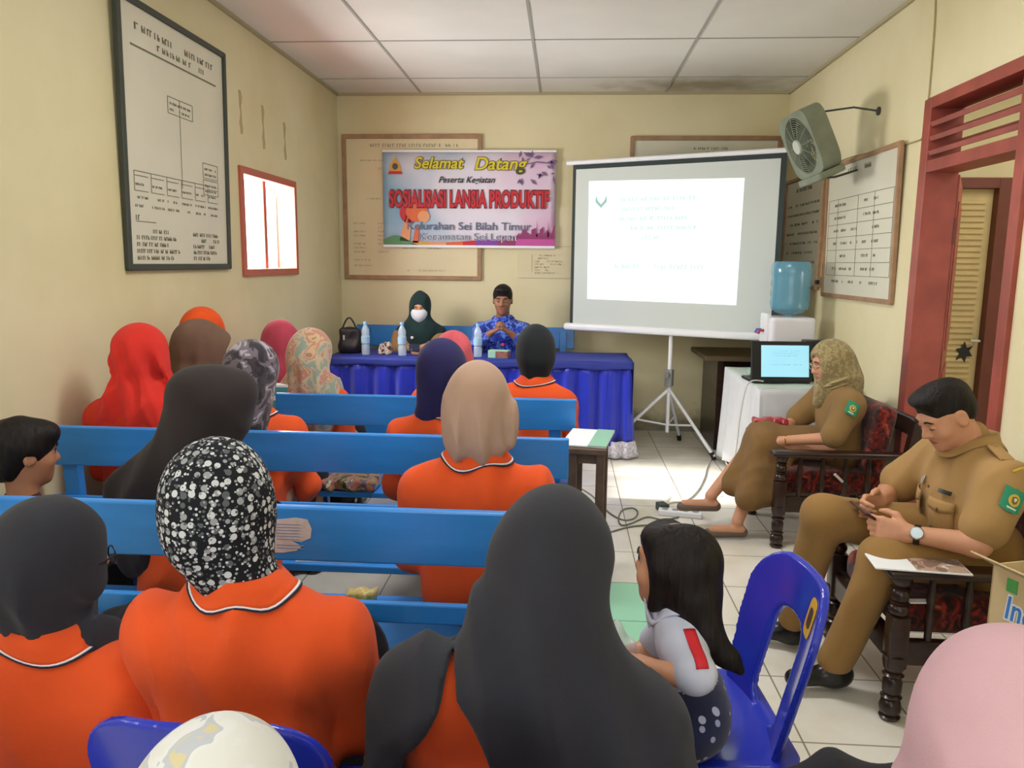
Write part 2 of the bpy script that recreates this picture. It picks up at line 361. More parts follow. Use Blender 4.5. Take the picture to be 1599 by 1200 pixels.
def ceiling_material():
    m = mat('painted_ceiling_board', 'e6e3dc', rough=0.8, spec=0.2); nt = m.node_tree; b = nt.nodes['Principled BSDF']; L = nt.links; tc = nt.nodes['Texture Coordinate']
    n = nt.nodes.new('ShaderNodeTexNoise'); n.inputs['Scale'].default_value = 0.8; n.inputs['Detail'].default_value = 3; L.new(tc.outputs['Object'], n.inputs['Vector'])
    r = nt.nodes.new('ShaderNodeValToRGB'); r.color_ramp.elements[0].position = 0.35; r.color_ramp.elements[0].color = lin('dcdad2'); r.color_ramp.elements[1].position = 0.65; r.color_ramp.elements[1].color = lin('ebe8e0'); L.new(n.outputs[0], r.inputs[0])
    # brown water stain in the right-hand far corner
    vm = nt.nodes.new('ShaderNodeVectorMath'); vm.operation = 'MULTIPLY'; vm.inputs[1].default_value = (1, 2.6, 0)
    vs = nt.nodes.new('ShaderNodeVectorMath'); vs.operation = 'SUBTRACT'; vs.inputs[1].default_value = (1.15, 6.72, 0); L.new(tc.outputs['Object'], vs.inputs[0]); L.new(vs.outputs[0], vm.inputs[0])
    ln = nt.nodes.new('ShaderNodeVectorMath'); ln.operation = 'LENGTH'; L.new(vm.outputs[0], ln.inputs[0])
    n2 = nt.nodes.new('ShaderNodeTexNoise'); n2.inputs['Scale'].default_value = 5; n2.inputs['Detail'].default_value = 6; L.new(tc.outputs['Object'], n2.inputs['Vector'])
    ma = nt.nodes.new('ShaderNodeMath'); ma.operation = 'MULTIPLY_ADD'; L.new(n2.outputs[0], ma.inputs[0]); ma.inputs[1].default_value = 1.2; L.new(ln.outputs['Value'], ma.inputs[2])
    mr = nt.nodes.new('ShaderNodeMapRange'); mr.inputs[1].default_value = 0.75; mr.inputs[2].default_value = 1.5; mr.inputs[3].default_value = 0.85; mr.inputs[4].default_value = 0; L.new(ma.outputs[0], mr.inputs[0])
    mx = nt.nodes.new('ShaderNodeMix'); mx.data_type = 'RGBA'; L.new(mr.outputs[0], mx.inputs[0]); L.new(r.outputs[0], mx.inputs[6]); mx.inputs[7].default_value = lin('a59a7c')
    L.new(mx.outputs[2], b.inputs['Base Color']); return m
M_wall = wall_material('cream_wall_paint', 'e2d8b2', 'd5c99c')
M_floor = floor_material(); M_ceil = ceiling_material()
M_seam = mat('grey_joint_filler', 'aaa89f', rough=0.9)
M_red = mat('red_brown_paint', '9a4a3c', rough=0.45, tint=0.15, tscale=6)
M_dkred = mat('dark_red_brown_paint', '6d3a2c', rough=0.5, tint=0.1)
M_blue = mat('blue_bench_paint', '3088da', rough=0.32, tint=0.12, tscale=5, bump=0.2, bscale=40, coat=0.15, stretch=(0.4, 2, 2))
M_wood = mat('dark_varnished_wood', '2e1b14', rough=0.32, tint=0.35, tscale=9, stretch=(1, 1, 4), coat=0.2)
M_brown = mat('worn_brown_wood', '5d4a3c', rough=0.6, tint=0.2, tscale=12)
M_frame = mat('thin_wood_frame', 'a07c5c', rough=0.5, tint=0.15, tscale=10)
M_board = mat('chart_board_white', 'd8d3bd', rough=0.35, tint=0.04, tscale=2)
M_boardw = mat('chart_board_cream', 'dccfa8', rough=0.5, tint=0.05, tscale=2)
M_ink = mat('faded_ink', '77745f', rough=0.8); M_inkf = mat('very_faded_ink', 'a49d84', rough=0.8)
M_blackf = mat('dark_green_frame', '3b4038', rough=0.45)
M_white = mat('white_plastic', 'e8e8ea', rough=0.35, tint=0.02); M_grey = mat('grey_plastic', '8c8f8e', rough=0.4, tint=0.03)
M_dk = mat('black_plastic', '1f2123', rough=0.35, tint=0.05); M_rub = mat('black_rubber', '1b1b1b', rough=0.8)
M_steel = mat('pale_steel', 'c2c4bd', rough=0.35, metal=0.5)
M_pchair = mat('royal_blue_plastic', '2434b4', rough=0.22, tint=0.05, coat=0.3)
M_orange = fabric('orange_pique_cotton', 'df5424', tint=0.06, tscale=4, bscale=900, bump=0.25)
M_redo = fabric('red_orange_cotton', 'd23a1e', tint=0.06, tscale=4)
M_navy = fabric('navy_knit_trim', '26283c', tint=0.0, wr=None); M_whitef = fabric('white_knit_trim', 'e6e2e2', tint=0.0, wr=None)
M_black = fabric('charcoal_black_cloth', '2c2c32', tint=0.12, tscale=5, sheen=0.08)
M_black2 = fabric('warm_black_cloth', '2e2726', tint=0.15, tscale=5, sheen=0.08)
M_blk3 = fabric('soft_black_cloth', '1f2224', tint=0.12, tscale=5, sheen=0.06)
M_skin = mat('brown_skin', 'b07a58', rough=0.5, tint=0.05, tscale=14, bump=0.1, bscale=400); M_skin2 = mat('light_brown_skin', 'c68f6e', rough=0.5, tint=0.05, tscale=14, bump=0.1, bscale=400)
M_skin3 = mat('deep_brown_skin', '96664c', rough=0.5, tint=0.05, tscale=14)
M_lip = mat('lip', '9c4f46', rough=0.4); M_hair = wrinkle(mat('black_hair', '17110e', rough=0.6, tint=0.5, tscale=60, bump=1.0, bscale=220, stretch=(1, 1, 0.10), spec=0.3), (1, 1, .12), 60, .8, .006)
M_eye = mat('eye_white', 'b4aaa0', rough=0.2); M_iris = mat('dark_iris', '1c110c', rough=0.2)
M_khaki = fabric('khaki_uniform_cloth', 'a58250', tint=0.06, tscale=5, bscale=700, bump=0.2)
M_khaki2 = fabric('olive_khaki_uniform', '86693f', tint=0.06, tscale=5, bscale=700, bump=0.2)
M_khakit = fabric('khaki_trouser_cloth', '93703f', tint=0.06, tscale=5, bscale=700, bump=0.2)
M_dkcloth = fabric('dark_trouser_cloth', '25242a', tint=0.1); M_leather = mat('black_shoe_leather', '141312', rough=0.28, tint=0.1)
M_paper = mat('white_paper', 'e6e8ea', rough=0.7, tint=0.02); M_kraft = mat('beige_card', 'cdb48e', rough=0.75, tint=0.05)
def clear_plastic(name, col, alpha):
    m = mat(name, col, rough=0.12, alpha=alpha, spec=0.8, bump=0.8, bscale=25); return m
M_bag = clear_plastic('crinkled_clear_plastic', 'e6dfe2', 0.38)
M_bottle = mat('clear_bottle_plastic', 'd8ecfa', rough=0.08, alpha=0.45, spec=0.9)
def dots_material(name, base, cols, scale, size, rnd=0.6):
    m = mat(name, base, rough=0.85, sheen=0.2, spec=0.2); nt = m.node_tree; b = nt.nodes['Principled BSDF']; L = nt.links; tc = nt.nodes['Texture Coordinate']; prev = None
    for (c, sc, sz, off) in [(cols[0], scale, size, 0), (cols[1], scale * 1.15, size * 0.8, 3.3), (cols[2], scale * 2.0, size * 0.6, 7.1)]:
        mp = nt.nodes.new('ShaderNodeMapping'); mp.inputs['Location'].default_value = (off, off * 0.7, off * 1.3); L.new(tc.outputs['Object'], mp.inputs[0])
        v = nt.nodes.new('ShaderNodeTexVoronoi'); v.inputs['Scale'].default_value = sc; v.inputs['Randomness'].default_value = rnd; L.new(mp.outputs[0], v.inputs['Vector'])
        k = nt.nodes.new('ShaderNodeMath'); k.operation = 'LESS_THAN'; L.new(v.outputs['Distance'], k.inputs[0]); k.inputs[1].default_value = sz
        mx = nt.nodes.new('ShaderNodeMix'); mx.data_type = 'RGBA'; L.new(k.outputs[0], mx.inputs[0])
        if prev is None: mx.inputs[6].default_value = lin(base)
        else: L.new(prev, mx.inputs[6])
        mx.inputs[7].default_value = lin(c); prev = mx.outputs[2]
    L.new(prev, b.inputs['Base Color']); return m
def patch_material(name, cols, scale=14, rough=0.85, dist=1.0, sheen=0.2):
    m = mat(name, cols[0], rough=rough, sheen=sheen, spec=0.2); nt = m.node_tree; b = nt.nodes['Principled BSDF']; L = nt.links; tc = nt.nodes['Texture Coordinate']
    n = nt.nodes.new('ShaderNodeTexNoise'); n.inputs['Scale'].default_value = scale; n.inputs['Detail'].default_value = 3; n.inputs['Distortion'].default_value = dist; L.new(tc.outputs['Object'], n.inputs['Vector'])
    r = nt.nodes.new('ShaderNodeValToRGB'); r.color_ramp.interpolation = 'CONSTANT' if dist > 0.9 else 'LINEAR'
    k = len(cols)
    r.color_ramp.elements[0].position = 0.0; r.color_ramp.elements[0].color = lin(cols[0])
    r.color_ramp.elements[1].position = 0.66; r.color_ramp.elements[1].color = lin(cols[-1])
    for i in range(1, k - 1):
        e = r.color_ramp.elements.new(0.34 + 0.32 * i / (k - 1)); e.color = lin(cols[i])
    L.new(n.outputs[0], r.inputs[0]); L.new(r.outputs[0], b.inputs['Base Color']); return wrinkle(m, (1, 1, .5), 6, .3, .015)
def circles_material(name, base, cols, scale):
    m = mat(name, base, rough=0.85, spec=0.2); nt = m.node_tree; b = nt.nodes['Principled BSDF']; L = nt.links; tc = nt.nodes['Texture Coordinate']; prev = None
    for sc, sz, rn, off in ((scale, .41, .40, 0.0), (scale * 2.1, .33, .8, 4.4)):
        mp = nt.nodes.new('ShaderNodeMapping'); mp.inputs['Location'].default_value = (off, off, off); L.new(tc.outputs['Object'], mp.inputs[0])
        v = nt.nodes.new('ShaderNodeTexVoronoi'); v.inputs['Scale'].default_value = sc; v.inputs['Randomness'].default_value = rn; L.new(mp.outputs[0], v.inputs['Vector'])
        k = nt.nodes.new('ShaderNodeMath'); k.operation = 'LESS_THAN'; L.new(v.outputs['Distance'], k.inputs[0]); k.inputs[1].default_value = sz
        s3 = nt.nodes.new('ShaderNodeSeparateColor'); L.new(v.outputs['Color'], s3.inputs[0])
        r = nt.nodes.new('ShaderNodeValToRGB'); r.color_ramp.interpolation = 'CONSTANT'; e = r.color_ramp.elements; e[0].position = 0; e[0].color = lin(cols[0]); e[1].position = .42; e[1].color = lin(cols[1]); x = e.new(.72); x.color = lin(cols[2]); L.new(s3.outputs[0], r.inputs[0])
        mx = nt.nodes.new('ShaderNodeMix'); mx.data_type = 'RGBA'; L.new(k.outputs[0], mx.inputs[0])
        if prev is None: mx.inputs[6].default_value = lin(base)
        else: L.new(prev, mx.inputs[6])
        L.new(r.outputs[0], mx.inputs[7]); prev = mx.outputs[2]
    L.new(prev, b.inputs['Base Color']); return wrinkle(m, (1, 1, .6), 5, .3, .015)
M_dots = circles_material('white_dotted_black_cloth', '1c1e22', ['c8c9cb', '5c5e62', '96989b'], 58)
M_pdots = dots_material('white_dotted_navy_cloth', '23284a', ['b9bdde', 'a4a8cf', '23284a'], 26, 0.27)
M_cushion = patch_material('dark_red_flowered_upholstery', ['2a0f0c', '5c160f', '8a2a18', '8c5a34'], 22)
M_batik = patch_material('blue_batik_cloth', ['1c2c86', '2747b8', '6f8ed8', '3a4a8c'], 26)
M_redc = fabric('red_headscarf_cloth', 'd8342a', tint=0.1, tscale=6); M_orangec = fabric('orange_headscarf_cloth', 'e0531e', tint=0.1)
M_brownc = fabric('brown_headscarf_cloth', '6f5546', tint=0.1); M_beige = fabric('beige_headscarf_cloth', 'b0917c', tint=0.05, tscale=6, wr=((1, 1, .18), 9, .7, .025))
M_navyc = fabric('navy_headscarf_cloth', '25224e', tint=0.1); M_pinkc = fabric('rose_headscarf_cloth', 'b8485a', tint=0.12, tscale=8)
M_rose = fabric('rose_pink_headscarf_cloth', 'c2565e', tint=0.12, tscale=8)
M_dpat = patch_material('dark_marbled_headscarf_cloth', ['2a242a', '3c343a', '6c626a', 'a39aa4', '4a4046'], 13)
M_floral = patch_material('faded_floral_headscarf_cloth', ['8f9c8c', 'bfa98c', 'b98470', 'c9a882', '9d7c66'], 11)
M_wfloral = patch_material('white_sketched_flower_cloth', ['d9d9d4', 'dcdcda', 'b9bcc2', 'cfc39a', 'dedede'], 17)
M_pink = fabric('pale_pink_headscarf_cloth', 'cba3ab', tint=0.05, tscale=5)
M_greenc = fabric('dark_green_headscarf_cloth', '1f3534', tint=0.1); M_olive = fabric('olive_headscarf_cloth', '8a7a50', tint=0.1)
M_olivew = patch_material('olive_patterned_shawl_cloth', ['84744c', '9c8c60', '8f8058'], 40)
# ================================================================== THE ROOM
XL, XR, YB, YF, ZC = -2.03, 1.88, 6.95, -2.4, 2.96
def wall_with_hole(name, plane, lo, hi, holes, thick, m):
    """plane: 'X-' (left) or 'X+' (right): slab spanning Y lo..hi with rectangular holes (y0,y1,z0,z1)"""
    mb = MB(); x0, x1 = (XL - thick, XL) if plane == 'X-' else (XR, XR + thick)
    ys = sorted({lo, hi, *[h[0] for h in holes], *[h[1] for h in holes]}); zs = sorted({0, ZC, *[h[2] for h in holes], *[h[3] for h in holes]})
    for a, b in zip(ys, ys[1:]):
        for c, d in zip(zs, zs[1:]):
            if any(h[0] <= a and b <= h[1] and h[2] <= c and d <= h[3] for h in holes): continue
            mb.box((x0, a, c), (x1, b, d))
    return tag(mb.build(name, m), kind='structure')
tag(MB().box((XL - .15, YF, -.12), (4.4, YB + .15, 0)).build('floor', M_floor), kind='structure')
tag(MB().box((XL - .15, YF, ZC), (4.4, YB + .15, ZC + .1)).build('ceiling', M_ceil), kind='structure')
sm = MB()
for x in (-1.28, -.24, .83): sm.box((x - .008, YF, ZC - .006), (x + .008, YB, ZC))
for i, y in enumerate((1.12, 2.18, 3.24, 4.3, 5.36, 6.41)): sm.box((XL, y - .006, ZC - .005), (XR, y + .006, ZC))
tag(sm.build('trim_1', M_seam), kind='structure')
cv = MB().box((XL, YF, ZC - .022), (XL + .02, YB, ZC)).box((XR - .02, YF, ZC - .022), (XR, YB, ZC)).box((XL, YB - .02, ZC - .022), (XR, YB, ZC))
tag(cv.build('trim_2', mat('ceiling_edge_strip', 'b3a887', rough=.8)), kind='structure')
wall_with_hole('wall_left', 'X-', YF, YB, [(4.78, 5.78, 1.40, 2.08)], .13, M_wall)
wall_with_hole('wall_right', 'X+', YF, YB, [(3.38, 4.30, 0, 2.36)], .13, M_wall)
rw = MB(); rw.box((XL - .13, YF - .13, 0), (XR + .13, YF, .8)).box((XL - .13, YF - .13, 2.7), (XR + .13, YF, ZC)).box((XL - .13, YF - .13, .8), (-1.85, YF, 2.7)).box((1.65, YF - .13, .8), (XR + .13, YF, 2.7))
tag(rw.build('wall_rear', M_wall), kind='structure')
tag(MB().box((XL - .13, YB, 0), (XR + .13, YB + .13, ZC)).build('wall_back', M_wall), kind='structure')
# dark line of skirting mortar on the far wall
tag(MB().box((XL, YB - .008, 0), (XR, YB, .035)).build('baseboard_back', mat('skirting_mortar', '8a8470', rough=.9, tint=.2, tscale=9)), kind='structure')
# window in the left wall
wf = MB(); t = .045; wy0, wy1, wz0, wz1 = 4.78, 5.78, 1.40, 2.08
wf.box((XL - .13, wy0, wz0), (XL + .02, wy0 + t, wz1), .004).box((XL - .13, wy1 - t, wz0), (XL + .02, wy1, wz1), .004)
wf.box((XL - .128, wy0, wz0 - .003), (XL + .018, wy1, wz0 + t), .004).box((XL - .128, wy0, wz1 - t), (XL + .018, wy1, wz1 + .003), .004).box((XL - .1, 5.28, wz0), (XL - .04, 5.33, wz1), .004)
win = tag(wf.build('window_1', mat('salmon_window_paint', 'b8614e', rough=.45)), kind='structure')
sash = MB()
def sash_frame(hy, ang, w):
    M = Matrix.Translation((XL - .13, hy, 0)) @ Matrix.Rotation(ang, 4, 'Z')
    for a, b in (((-.03, 0, wz0 + .05), (0, .04, wz1 - .05)), ((-.03, w - .04, wz0 + .05), (0, w, wz1 - .05)), ((-.03, 0, wz0 + .05), (0, w, wz0 + .09)), ((-.03, 0, wz1 - .09), (0, w, wz1 - .05))): sash.box(a, b, .003, M=M)
sash_frame(5.73, radians(105), .42)
sash.build('window_frame', mat('white_sash_paint', 'd8d0c8', rough=.5), win)
for y in (5.40, 5.58):
    MB().tube([(XL - .08, y, wz0), (XL - .08, y, wz1)], .007).build('window_bar', M_steel, win, smooth=True)
# doorway in the right wall with louvre above, its frame, and the open door leaf
df = MB(); d0, d1, dz = 3.38, 4.30, 2.36; x0, x1 = XR - .025, XR + .145
df.box((x0, d1 - .06, 0), (x1, d1 + .02, dz), .004).box((x0, d0 - .02, 0), (x1, d0 + .05, dz), .004)
df.box((x0 + .003, d0, dz - .055), (x1 - .003, d1, dz + .004), .004).box((x0 + .003, d0 + .02, 1.985), (x1 - .003, d1 - .02, 2.045), .004)
doorf = tag(df.build('door_1', M_red), kind='structure')
for i in range(3):
    z = 2.112 + i * .072
    M = Matrix.Translation((XR + .06, 0, z)) @ Matrix.Rotation(radians(-22), 4, 'Y')
    MB().box((-.085, d0 + .05, -.013), (.085, d1 - .06, .013), .003, M=M).build('louvre_slat', M_red, doorf)
leaf = MB(); M = Matrix.Translation((XR + .15, 4.28, 0)) @ Matrix.Rotation(radians(-27), 4, 'Z')
leaf.box((-.02, 0, .02), (.02, .8, 1.98), .004, M=M)
for z in (.12, 1.05): leaf.box((.02, .1, z), (.027, .7, z + .8), .003, M=M)
lf = leaf.build('door_leaf', M_red, doorf)
for z in (.35, 1.62): MB().box((XR + .135, 4.245, z), (XR + .16, 4.262, z + .14), .002).tube([(XR + .15, 4.243, z), (XR + .15, 4.243, z + .14)], .009).build('hinge', M_dkred, lf)
# corridor beyond, with a louvred door at its end
tag(MB().box((XR + .13, 5.6, 0), (4.4, 5.72, ZC)).build('wall_corridor_end', M_wall), kind='structure')
tag(MB().box((4.3, YF, 0), (4.4, 5.6, ZC)).build('wall_corridor_side', M_wall), kind='structure')
fr = MB(); cx0, cx1 = 2.20, 2.98
fr.box((cx0 - .03, 5.545, 0), (cx0 + .05, 5.61, 2.1), .004).box((cx1 - .08, 5.50, 0), (cx1 + .03, 5.60, 2.096), .004).box((cx0 - .034, 5.503, 2.03), (cx1 + .034, 5.598, 2.1), .004)
d2 = tag(fr.build('door_2', M_dkred), kind='structure')
M_yel = mat('yellowish_door_paint', 'c9b27c', rough=.5, tint=.06)
dl = MB().box((cx0 + .05, 5.565, .02), (cx1 - .08, 5.6, 2.03), .003)
for z in np.arange(.25, 1.96, .04): dl.box((2.67, 5.553, z), (2.85, 5.575, z + .022), .002)
lf2 = dl.build('door_leaf', M_yel, d2)
MB().tube([(2.87, 5.56, 1.0), (2.87, 5.50, 1.0), (2.81, 5.50, 1.0)], .009).build('door_handle', M_steel, d2, smooth=True)
sp = [(0, .075), (.018, .03), (.06, .045), (.035, .01), (.06, -.03), (.02, -.03), (.012, -.075), (-.012, -.035), (-.05, -.06), (-.03, -.01), (-.055, .02), (-.02, .03)]
MB().prism(sp, 0, .003, M=Matrix.Translation((at(1505, 550, Y=5.55).x, 5.552, at(1505, 550, Y=5.55).z)) @ Matrix.Rotation(radians(90), 4, 'X')).build('sticker', M_dk, d2)

# vertical streaks left on the wall above the window
for (y, z, h) in ((4.86, 2.28, .26), (5.22, 2.24, .28), (5.62, 2.22, .26)):
    st = MB().grid(lambda u, v: Vector((XL + .0015, y + (u - .5) * .03 * (1 + .5 * sin(v * 9)) + .006 * sin(v * 17), z + v * h)), 3, 9)
    tag(st.build('wall_stain', mat('old_glue_streak', 'b9a878', rough=.9), solid=.001), {4.86: 'brownish glue streak on the cream wall above the window, nearest the big chart', 5.22: 'brownish glue streak on the cream wall, middle one above the window', 5.62: 'brownish glue streak on the cream wall above the window, nearest the far corner'}[y], 'stain', 'glue streaks above the window')

# ------------------------------------------------------------------ framed chart boards
def dashes(mb, x0, x1, z, h, rnd, fill=.9, y=-.0025):
    x = x0
    while x < x1:
        w = rnd.uniform(1.2, 4.5) * h
        if x + w > x1: w = x1 - x
        if w > h * .6 and rnd.random() < fill:
            n = max(1, int(w / (h * .75))); s = w / n
            for i in range(n):
                k = rnd.choice((0, 1, 2)); a = x + i * s
                mb.box((a, y, z - h / 2), (a + s * .28, y + .001, z + h / 2))
                if k: mb.box((a, y, z + (h * .3 if k == 1 else -h * .1)), (a + s * .7, y + .001, z + (h * .5 if k == 1 else h * .1)))
                if k == 2: mb.box((a + s * .5, y, z - h / 2), (a + s * .72, y + .001, z + h * .1))
        x += w + h * .6
def hl(mb, x0, x1, z, t=.003): mb.box((x0, -.0025, z - t / 2), (x1, -.0015, z + t / 2))
def vl(mb, x, z0, z1, t=.003): mb.box((x - t / 2, -.0025, z0), (x + t / 2, -.0015, z1))
def board(name, label, loc, rotz, w, h, fmat, fw, bmat, write, tilt=0, cat='chart board', ink=None):
    """local x along the board, z up, face towards -y; origin at the bottom centre of the back"""
    r = thing(name, label, cat, loc, rotz)
    r.rotation_euler = (radians(tilt), 0, rotz)
    MB().box((-w / 2, 0, 0), (w / 2, .008, h)).build('panel', bmat, r)
    if fw:
        f = MB(); f.box((-w / 2 - .004, -.014, 0), (-w / 2 + fw, .012, h), .004).box((w / 2 - fw, -.014, 0), (w / 2 + .004, .012, h), .004).box((-w / 2, -.0125, -.004), (w / 2, .0115, fw), .004).box((-w / 2, -.0125, h - fw), (w / 2, .0115, h + .004), .004)
        f.build('frame', fmat, r)
    q = MB(); write(q, random.Random(len(name) + int(w * 100)), w, h); q.build('writing', ink or M_ink, r)
    return r
def wr_big(q, rd, w, h):
    dashes(q, -.40, .42, h - .115, .030, rd); dashes(q, -.2, .3, h - .165, .026, rd); hl(q, -.44, .43, h - .205, .008)
    for x0, x1, z in ((-.12, .14, .86), (.24, .42, .58), (.24, .42, .49)):
        hl(q, x0, x1, z); hl(q, x0, x1, z - .08); vl(q, x0, z - .08, z); vl(q, x1, z - .08, z); dashes(q, x0 + .02, x1 - .02, z - .03, .012, rd); dashes(q, x0 + .02, x1 - .02, z - .06, .012, rd)
    vl(q, 0, .42, .86); hl(q, -.46, .3, .46)
    for i in range(6):
        x = -.46 + i * .15; hl(q, x, x + .12, .44); hl(q, x, x + .12, .37); vl(q, x, .37, .46); dashes(q, x + .01, x + .11, .40, .011, rd); dashes(q, x, x + .12, .34, .012, rd); dashes(q, x, x + .12, .30, .012, rd, .7)
    dashes(q, -.46, -.28, .245, .024, rd); hl(q, -.46, -.28, .228)
    for i in range(5):
        dashes(q, -.46, -.46 + rd.uniform(.3, .42), .185 - i * .032, .019, rd); dashes(q, .1, .1 + rd.uniform(.2, .34), .185 - i * .032, .019, rd)
board('chart_board', 'large white organisation chart in dark frame on the left wall', (XL + .012, 4.02, 1.45), radians(90), 1.10, 1.23, M_blackf, .028, M_board, wr_big, tilt=1.0)
def wr_left(q, rd, w, h):
    dashes(q, -.37, .42, h - .09, .028, rd); dashes(q, -.46, .4, h - .22, .012, rd); dashes(q, -.3, .2, h - .29, .02, rd); dashes(q, -.2, .1, h - .34, .02, rd); dashes(q, -.4, .3, h - .55, .014, rd, .6)
    for i in range(9):
        for j in range(5):
            if rd.random() < .75: dashes(q, -.53 + j * .22, -.53 + j * .22 + rd.uniform(.08, .16), .53 - i * .036, .014, rd)
    for i in range(2): dashes(q, -.53, -.53 + .16, .17 - i * .05, .015, rd)
    dashes(q, -.05, .3, .08, .014, rd)
board('chart_board', 'cream chart board with brown wood frame, partly covered by the banner', (-1.365, YB - .016, 1.345), 0, 1.24, 1.26, M_frame, .034, M_boardw, wr_left, ink=M_inkf)
def wr_sm(q, rd, w, h):
    hl(q, -w / 2 + .02, w / 2 - .02, h * .45); 
    for i in range(7): dashes(q, -w * .2, -w * .2 + rd.uniform(.12, .26), .2 - i * .026, .014, rd)
    vl(q, -w * .25, .05, .21)
board('paper_chart', 'pale unframed paper chart hanging between the banner and the screen', (-.16, YB - .012, 1.37), 0, .52, .62, None, 0, M_boardw, wr_sm, cat='chart', ink=M_inkf)
def wr_mid(q, rd, w, h):
    dashes(q, -.1, .28, h - .10, .02, rd); dashes(q, -.0, .16, h - .135, .018, rd); dashes(q, -.2, .1, h - .165, .018, rd)
    for i in range(10): dashes(q, -.55, .5, h - .22 - i * .06, .014, rd)
board('chart_board', 'white chart board with reddish wood frame, mostly hidden behind the projection screen', (1.19, YB - .016, 1.62), 0, 1.28, .97, M_frame, .034, M_board, wr_mid)
def wr_r2(q, rd, w, h):
    dashes(q, -.2, .2, h - .07, .03, rd); dashes(q, -.1, .12, h - .115, .026, rd)
    for i in range(7): hl(q, -w / 2 + .06, w / 2 - .06, h - .24 - i * .085)
    for x in (-w / 2 + .06, -w * .3, 0, w * .22, w / 2 - .06): vl(q, x, h - .24 - 6 * .085, h - .24)
    for i in range(7):
        for x in (-.42, -.28, -.1, .1, .25):
            if rd.random() < .85: dashes(q, x, x + rd.uniform(.07, .14), h - .28 - i * .085, .017, rd)
board('chart_board', 'white table chart in thin wood frame on the right wall beside the doorway', (XR - .012, 5.14, 1.29), radians(-90), 1.20, .90, M_frame, .024, M_board, wr_r2, tilt=1.2)
def wr_r3(q, rd, w, h):
    dashes(q, -.2, .2, h - .1, .03, rd)
    for i in range(8): dashes(q, -w / 2 + .08, w / 2 - .08, h - .22 - i * .075, .018, rd, .8)
board('chart_board', 'white chart board on the right wall in the far corner behind the screen', (XR - .012, 6.34, 1.33), radians(-90), .98, .87, M_frame, .024, M_board, wr_r3, tilt=0)

